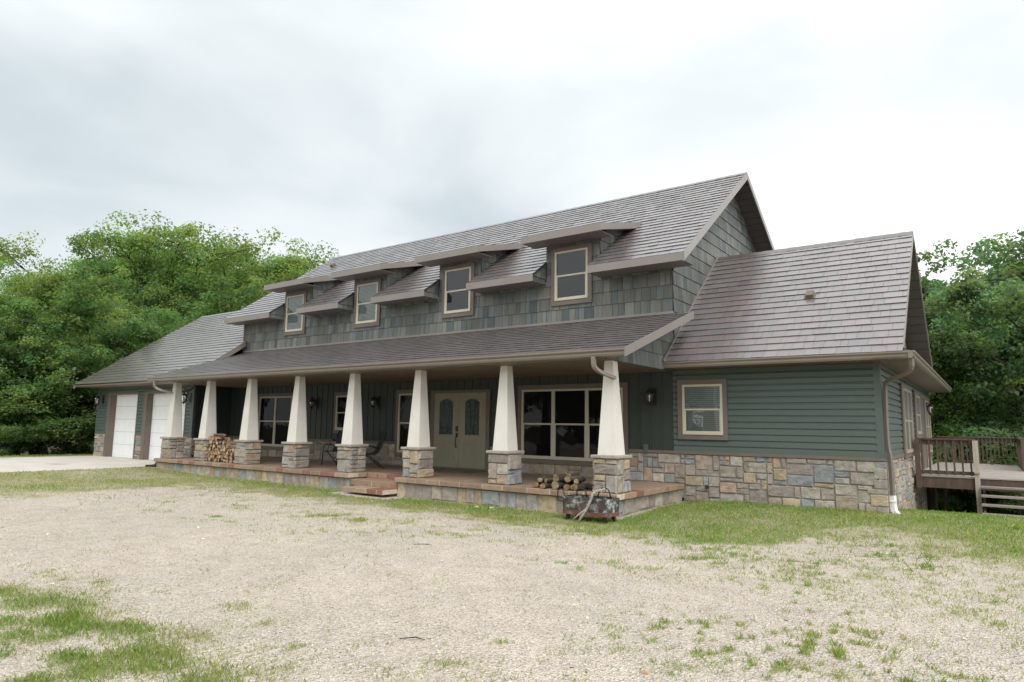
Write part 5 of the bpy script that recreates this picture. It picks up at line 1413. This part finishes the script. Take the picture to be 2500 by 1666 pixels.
TREES = [
    ('c', -34.2, -0.2, 8.9, 'leafy oak farthest left of the driveway, cut by the frame', GL, .3, 1.1),
    ('b', -37.5, 2.6, 10.3, 'light green oak behind the leafy one left of the driveway', GL, 1.1, 1.0),
    ('d', -33.3, 2.0, 8.0, 'dark low oak standing before the leafy one left of the driveway', GL, 2.0, 1.1),
    ('c', -35.5, 5.2, 10.7, 'oak stepping up beside the tallest crowns, behind the garage corner', GL, 2.6, 1.1),
    ('a', -38.4, 8.7, 13.5, 'tall oak with the highest dark crown above the garage roof', GL, 3.1, 1.0),
    ('b', -40.5, 13.3, 16.6, 'tallest broad oak in the middle of the wood behind the garage roof', GL, 4.4, 1.0),
    ('b', -39.1, 15.9, 16.2, 'pale green oak just right of the tallest oak', GL, 5.0, 1.0),
    ('b', -39.0, 19.5, 14.9, 'yellow green oak with airy crown next to the main roof slope', GL, .6, 1.05),
    ('b', -40.7, 24.0, 14.3, 'pale oak half hidden by the slope of the main roof', GL, 2.4, .9),
    ('d', -31.2, 0.6, 5.9, 'dark low oak beside the left edge of the driveway', GL, .9, 1.0),
    ('d', -31.0, 2.9, 6.8, 'dark bushy oak nearest the garage corner', GL, 4.0, 1.0),
    ('d', -35.6, 7.6, 7.9, 'low dark oak directly behind the garage eave', GL, 5.3, 1.1),
    ('d', -36.4, 10.4, 9.2, 'low oak behind the middle of the garage roof', GL, 1.9, 1.1),
    ('c', -38.5, 14.9, 11.2, 'oak filling the gap above the garage ridge', GL, .2, 1.1),
    ('c', -35.9, 22.1, 16.6, 'slender oak whose leafy tip peeks over the main ridge', GL, 3.6, .5),
    ('a', -52.3, 8.8, 9.9, 'distant oak deep in the wood at the left', GL, 1.2, 1.3),
    ('c', -50.6, 13.1, 11.6, 'distant oak deep in the wood behind the garage', GL, 2.2, 1.3),
    ('a', -47.5, 23.0, 13.1, 'distant oak deep in the wood by the main roof', GL, 3.2, 1.2),
    ('c', -51.0, 17.0, 14.2, 'distant oak behind the tallest oak', GL, 4.2, 1.3),
    ('e', 2.2, 25.1, 11.0, 'blue green oak right behind the gable of the wing', GR, .4, 1.0),
    ('e', 3.9, 26.1, 11.3, 'blue green oak in the middle behind the deck', GR, 2.0, .95),
    ('e', 5.6, 24.4, 11.2, 'dark oak farthest right behind the deck stairs', GR, 3.7, 1.0),
    ('e', 6.6, 19.6, 8.8, 'nearest oak beyond the deck stairs, its branches over the railing', GR, 5.2, 1.0),
    ('c', 2.9, 31.1, 8.4, 'oak standing deeper in the wood behind the deck', GR, 1.3, 1.2),
    ('c', 4.8, 33.1, 9.2, 'oak farthest back behind the deck railing', GR, 2.9, 1.2),
    ('a', -0.3, 36.9, 10.0, 'oak mostly hidden by the wing roof', GR, .9, 1.0),
    ('c', -36.6, 0.9, 10.3, 'mid green oak behind the low one by the driveway', GL, 4.9, 1.15),
    ('b', -41.5, 11.2, 16.3, 'pale oak between the two tallest crowns above the garage', GL, 2.9, 1.0),
    ('b', -42.0, 16.4, 16.8, 'broad pale oak closing the gap right of the tallest crowns', GL, 1.4, 1.05),
    ('b', -42.5, 20.6, 15.3, 'pale airy oak behind the yellow green one', GL, 5.6, 1.0),
    ('a', -39.0, 6.6, 12.4, 'dark oak on the left shoulder of the tallest crown', GL, .8, 1.0),
    ('c', -44.0, 3.6, 10.4, 'oak farther back on the left between two bumps', GL, 2.1, 1.2),
    ('c', 0.9, 23.4, 9.0, 'oak close behind the wing gable, mostly hidden by it', GR, 4.0, 1.0)]
for k_, x_, y_, h_, *rest in TREES:
    f_ = 1.42 if (x_ < -34 and h_ > 10.5) else 1.0            # the tall back rows stand deeper in the wood
    plant(k_, 4.38 + (x_ - 4.38) * f_, -10.85 + (y_ + 10.85) * f_, 1.2 + (h_ - 1.2) * f_ * (.945 if f_ > 1 else 1), *rest)
for k, (x, y, h) in enumerate([(-40, -38, 14), (-31, -44, 15), (-22, -47, 14), (-13, -50, 15.5), (-4, -52, 14), (5, -50, 15), (14, -47, 14.5), (-47, -30, 13), (-36, -34, 9), (-27, -40, 9), (-17, -44, 9), (-8, -46, 9.5), (1, -47, 9), (10, -45, 9)]):
    plant('abcd'[k % 3] if h > 10 else 'd', x, y, h, 'oak of the wood facing the house across the gravel yard', 'trees across the yard from the house', k * 2.1, 1.15)
GB = 'bushes of the undergrowth'
for k, (x, y, zt_, lab) in enumerate([(-29.4, -0.6, 1.1, 'dark bush at the left edge of the driveway'), (-30.2, 1.6, 2.2, 'dark bush under the oaks left of the garage'), (-28.9, 3.2, 1.5, 'dark bush beside the garage corner'),
        (-31.8, -1.6, 1.9, 'dark bush below the oak at the far left'), (-33.5, 4.6, 2.6, 'tall dark bush behind the garage corner'), (-29.8, 4.8, 2.3, 'dark bush behind the garage side wall'),
        (2.7, 19.4, .4, 'bush below the deck railing beside the house'), (4.1, 20.3, .7, 'bush behind the middle of the deck railing'), (5.4, 18.6, .3, 'bush behind the right end of the deck'),
        (3.4, 17.9, -.9, 'low bush in the hollow under the deck'), (4.8, 16.9, -.9, 'low bush in the hollow behind the steps'), (6.0, 15.5, -.6, 'low bush to the right of the steps'), (2.4, 21.5, .9, 'bush against the rear corner of the house')]):
    plant('f', x, y, zt_, lab, GB, k * 1.7, 1.35)

# ------------------------------------------------------------------ grass blades and gravel
CAM = np.array([4.38, -10.85])
def scatter(n, rmin, rmax, R):
    """points whose density falls off with the square of the distance from where the yard is seen"""
    r = np.exp(R.uniform(math.log(rmin), math.log(rmax), n)); a = np.radians(R.uniform(50, 176, n))
    return CAM[0] + r * np.cos(a), CAM[1] + r * np.sin(a), r
def make_grass():
    R = np.random.default_rng(21)
    x, y, r = scatter(4200000, 1.5, 42, R)
    d = density(x, y)
    keep = R.random(len(x)) < np.clip(d, 0, 1) ** 1.1 * .5 * np.clip(r / 6, .35, 1)
    x, y, r, d = x[keep], y[keep], r[keep], d[keep]
    # clumps: pull blades towards tuft centres when the sward is thin
    cell = .07 + .05 * vnoise(x * 3, y * 3)
    cx = (np.floor(x / cell) + .5 + .6 * (vnoise(np.floor(x / cell) * 7.3, np.floor(y / cell) * 5.1) - .5)) * cell
    cy = (np.floor(y / cell) + .5 + .6 * (vnoise(np.floor(x / cell) * 3.7, np.floor(y / cell) * 9.1) - .5)) * cell
    pull = np.clip(.75 - d, 0, .6)
    x += (cx - x) * pull; y += (cy - y) * pull
    z = height(x, y)
    n = len(x)
    tall = .55 + .9 * fbm(x * 1.7 + 9, y * 1.7, 3)
    h = (.016 + .028 * R.random(n)) * tall * (.75 + .5 * d) * (1 + .5 * (R.random(n) < .05))
    h *= (1 + .35 * smooth(-7.6, -8.4, y) * (x < .8)) * (1 - .3 * smooth(-5, -6.5, y))
    w = np.clip(.0018 + .00045 * r, .0022, .010)
    a = R.uniform(0, 2 * math.pi, n); ln = R.uniform(.15, .95, n) * h; b = R.uniform(0, 2 * math.pi, n)
    px, py = np.cos(a) * w / 2, np.sin(a) * w / 2; lx, ly = np.cos(b) * ln, np.sin(b) * ln
    V = np.empty((n, 4, 3))
    V[:, 0] = np.stack([x - px, y - py, z - .004], 1); V[:, 1] = np.stack([x + px, y + py, z - .004], 1)
    V[:, 2] = np.stack([x + px * .7 + lx * .4, y + py * .7 + ly * .4, z + h * .6], 1); V[:, 3] = np.stack([x + lx, y + ly, z + h], 1)
    F = np.arange(n * 4).reshape(n, 4)
    dry = np.clip(.33 + 1.1 * (fbm(x * .8 + 5, y * .8, 3) - .5) + .85 * (.8 - d) + .25 * R.normal(0, 1, n), 0, 1)[:, None]
    green = np.array([.165, .285, .048]); olive = np.array([.31, .33, .085]); straw = np.array([.46, .42, .25])
    c = green * (1 - dry) + olive * dry
    c = np.where(R.random((n, 1)) < .07, straw, c) * R.uniform(.7, 1.25, (n, 1)) * (1 - .10 * smooth(-6.2, -7.8, y) * (x < 1.2))[:, None]
    me = np_mesh('grass', V.reshape(-1, 3), F, M['blade'], np.repeat(c, 4, axis=0))
    o = bpy.data.objects.new('grass', me); COL.objects.link(o)
    tag(o, 'short worn lawn grass growing along the house and in tufts through the gravel', 'grass', kind='stuff')
    return n
print('blades', make_grass())
def make_gravel():
    R = np.random.default_rng(22)
    x, y, r = scatter(330000, 1.5, 18, R)
    d = density(x, y)
    ok = (R.random(len(x)) > d * 1.3) & ~((x > -17.7) & (x < -1.0) & (y > -.05)) & (x > -18) & ~((x > -1.3) & (y > 3.0)) & ~((x > -8.3) & (x < -6.5) & (y > -.4))
    x, y, r = x[ok], y[ok], r[ok]; n = len(x)
    s = (.0022 + .0050 * R.random(n) ** 3.2) * (1 + .04 * r); big = R.random(n) < .008; s = np.where(big, s * R.uniform(1.8, 3.0, n), s)
    z = height(x, y) + s * .12
    base = np.array([[1, 0, 0], [.3, .9, 0], [-.8, .55, 0], [-.75, -.6, 0], [.35, -.95, 0], [.1, .1, .62], [0, 0, -.4]])
    tri = np.array([[0, 1, 5], [1, 2, 5], [2, 3, 5], [3, 4, 5], [4, 0, 5]])
    P = base[None] * s[:, None, None] * R.uniform(.65, 1.3, (n, 7, 1)); P[:, :5, 2] += (R.random((n, 5)) * .4 - .1) * s[:, None]
    a = R.uniform(0, 6.28, n); ca, sa = np.cos(a)[:, None], np.sin(a)[:, None]
    X = P[:, :, 0] * ca - P[:, :, 1] * sa + x[:, None]; Y = P[:, :, 0] * sa + P[:, :, 1] * ca + y[:, None]; Z = P[:, :, 2] + z[:, None]
    V = np.stack([X, Y, Z], 2).reshape(-1, 3); F = (tri[None] + (np.arange(n) * 7)[:, None, None]).reshape(-1, 3)
    pal = np.array([[.60, .545, .465], [.52, .46, .39], [.64, .595, .52], [.42, .395, .36], [.52, .44, .36], [.20, .165, .13]])
    c = pal[R.choice(6, n, p=[.24, .22, .20, .12, .10, .12])] * R.uniform(.82, 1.14, (n, 1))
    me = np_mesh('gravel', V, F, M['pebble'], np.repeat(c, 7, axis=0))
    o = bpy.data.objects.new('gravel', me); COL.objects.link(o)
    tag(o, 'loose pale limestone gravel chips scattered over the yard', 'gravel', kind='stuff')
make_gravel()
# a few larger stones and sticks
rk = random.Random(31)
def rock(x, y, s, col, label):
    R = np.random.default_rng(int(abs(x * 1000 + y * 37))); mb = MB()
    rings = [(0.0, -.3), (.75, -.25), (1.0, .05), (.8, .38), (.35, .55)]; z = float(height(np.array([x]), np.array([y]))[0])
    prof = []
    i0 = 0; n = 9
    for rr, zz in rings[1:]:
        for j in range(n):
            a = 2 * math.pi * j / n; q = s * rr * R.uniform(.8, 1.2)
            mb.v.append((x + q * math.cos(a) * 1.25, y + q * math.sin(a) * .9, z + s * zz * R.uniform(.85, 1.15)))
    for k in range(len(rings) - 2):
        for j in range(n):
            a = k * n + j; b = k * n + (j + 1) % n
            mb.f.append([a, b, b + n, a + n]); mb.c.append(tuple(c * R.uniform(.9, 1.1) for c in col)); mb.m.append(0)
    mb.f.append([(len(rings) - 2) * n + j for j in range(n)]); mb.c.append(col); mb.m.append(0)
    tag(mb.build('rock', M['stone']), label, 'rock')
rock(1.50, -7.62, .034, (.36, .25, .19), 'reddish brown rock on bare gravel beside a grass tuft')
rock(1.44, -8.02, .026, (.62, .60, .56), 'small white rock lying on a grass tuft nearest us')
rock(2.40, -6.55, .030, (.42, .27, .19), 'rusty orange rock beside a wide grass tuft')
rock(1.05, -4.95, .030, (.55, .47, .38), 'tan rock lying alone on the bare gravel in mid yard')
rock(-3.7, .0 - .28, .06, (.55, .52, .46), 'pale rock against the porch base right of the steps')
rock(-4.05, -.30, .05, (.50, .47, .42), 'pale rock left of its pair at the porch base')
for pts, lab in (([(0.62, -7.05, 0), (0.72, -6.98, .012), (.80, -6.96, .0)], 'short brown stick on the gravel at the lower centre'), ([(-2.1, -4.1, 0), (-1.95, -4.05, .01), (-1.86, -4.0, 0)], 'dark twig on the gravel below the steps')):
    mb = MB(); mb.tube([(a, b, float(height(np.array([a]), np.array([b]))[0]) + .008 + c) for a, b, c in pts], [.003, .005, .002], 6); tag(mb.build('stick', M['bark']), lab, 'stick')
